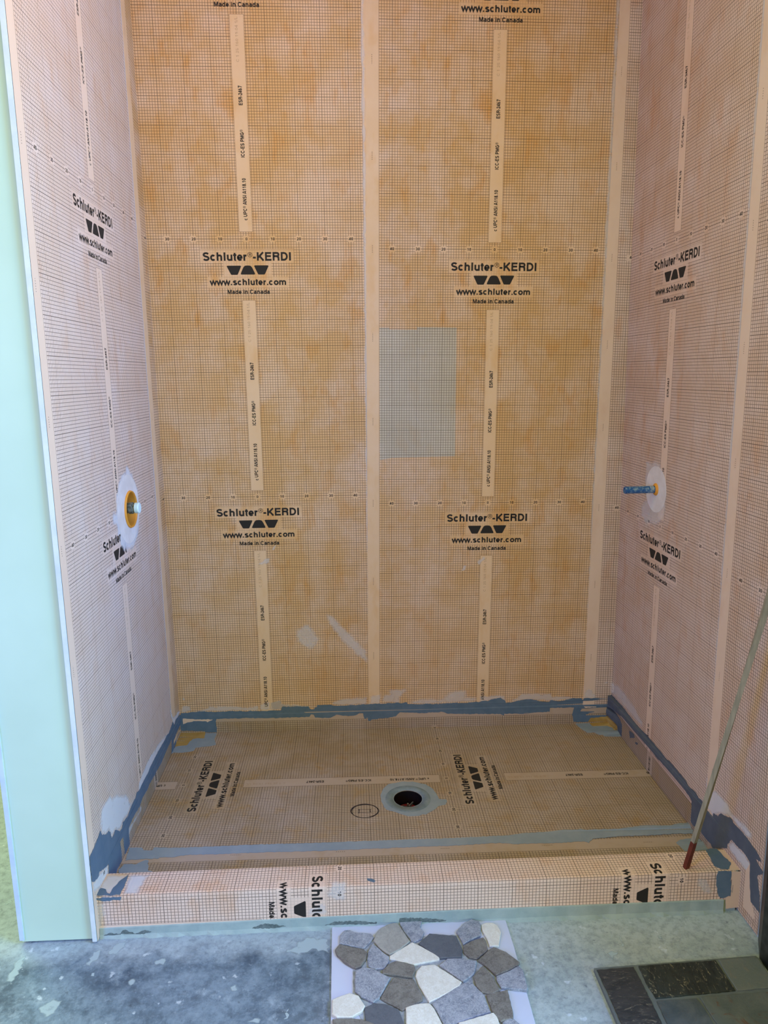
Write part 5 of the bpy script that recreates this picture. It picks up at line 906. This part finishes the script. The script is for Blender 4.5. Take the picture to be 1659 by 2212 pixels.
bar(0, .115, REDWOOD, 'red_tip', 4); bar(.115, 1.28, WOOD, 'shaft', 32)

# ================================================================ MOSAIC SAMPLE
def slab(ring, z0, z1, name, mat, parent, bevel=.12, jit=.05, seed=1, tilt=0):
    """a solid cut from an outline with a softly worn top edge"""
    mb = MB(); r = rough(ring, .9, jit, seed); n = len(r)
    cx_ = sum(p[0] for p in r) / n; cy_ = sum(p[1] for p in r) / n; rnd = random.Random(seed); tx, ty = rnd.uniform(-tilt, tilt), rnd.uniform(-tilt, tilt)
    def lvl(k, z): return [mb.vert(P(cx_ + (p[0] - cx_) * k, cy_ + (p[1] - cy_) * k, z + (p[0] - cx_) * tx + (p[1] - cy_) * ty)) for p in r]
    sz = max(1.0, sum(math.dist(p, (cx_, cy_)) for p in r) / n)
    A = lvl(1, z0); B = lvl(1.0, z1 - bevel); C_ = lvl(1 - bevel * .5 / sz, z1 - bevel * .3); Dd = lvl(1 - bevel * 1.3 / sz, z1)
    for u, v in ((A, B), (B, C_), (C_, Dd)):
        for i in range(n): mb.face((u[i], u[(i + 1) % n], v[(i + 1) % n], v[i]))
    tr = tessellate_polygon([[Vector((p[0], p[1], 0)) for p in r]])
    for t in tr: mb.face([Dd[i] for i in t])
    for t in tr: mb.face([A[i] for i in reversed(t)])
    return mb.build(name, mat, parent, weld=True)
fr = slab(D['foam_board'][0], -212.0, -211.4, 'foam_board', FOAM, None, .08, .02)
tag(fr, 'thin white foam board lying on the concrete under the stone mosaic', 'board')
mosaic = empty('stone_mosaic_sample', P(56, -122, -211.4), 'mosaic sample of irregular grey, brown and cream flat stones on the white board', 'mosaic')
kinds = [S_BLUE, S_BROWN, S_WARM, S_BLUE, S_DARK, S_BLUE, S_WHITE, S_BROWN, S_BROWN, S_WHITE, S_BLUE, S_BROWN, S_WHITE, S_BLUE, S_BLUE, S_BROWN, S_BROWN, S_BLUE, S_BLUE, S_BROWN, S_WHITE, S_DARK, S_WHITE, S_WHITE, S_BLUE, S_BROWN]
names_ = {id(S_BLUE): 'blue-grey stone', id(S_BROWN): 'brown-grey stone', id(S_WARM): 'warm grey stone', id(S_DARK): 'dark grey stone', id(S_WHITE): 'cream white stone'}
for i, mt in enumerate(kinds):
    o = slab(D['stone%02d' % i][0], -211.3, -210.6 + .12 * ((i * 7) % 3 - 1), 'stone', mt, mosaic, .2, .07, i + 3, .01); o['label'] = names_[id(mt)]
allp = [(36, -112.5), (42, -110.5), (52, -108.5), (60, -111.5), (66, -110.5), (72, -112), (75, -118), (78, -125), (75, -133), (76, -140), (40, -140), (37, -131), (37, -118)]
slab(allp, -211.39, -211.25, 'mesh_backing', MESHM, mosaic, .03, .1)

# ================================================================ SLATE SAMPLE
slate = empty('slate_tile_sample', P(125, -135, -212), 'dark slate tile sample board set in grey grout on the concrete, bottom right', 'tile sample')
slab(D['slate_board'][0], -212.0, -210.75, 'grout_bed', GROUT, slate, .15, .03)
for i, (mt, lb) in enumerate(((SLATE_A, 'charcoal slate tile'), (SLATE_B, 'black slate tile with tan streaks'), (SLATE_C, 'grey-green slate tile'), (SLATE_D, 'smoky grey slate tile'), (SLATE_E, 'grey slate tile with a rusty corner'))):
    o = slab(D['slate%d' % (i + 1)][0], -211.2, -210.4, 'tile', mt, slate, .14, .08, i + 40); o['label'] = lb

# ================================================================ BLACK PANEL AT THE RIGHT EDGE
mb = MB(); fp = [(149.7, -123.2), (153.35, -116.1), (166, -116.1), (166, -168), (149.7, -168)]
lo = [mb.vert(P(x, y, -212)) for x, y in fp]; hi = [mb.vert(P(x - 1.45, y, -60)) for x, y in fp]
for i in range(5): j = (i + 1) % 5; mb.face((lo[i], lo[j], hi[j], hi[i]))
mb.face(hi); mb.face(lo[::-1])
tag(mb.build('black_panel', BLACKP), 'black mottled upright panel at the right edge, past the end of the shower wall', 'panel')
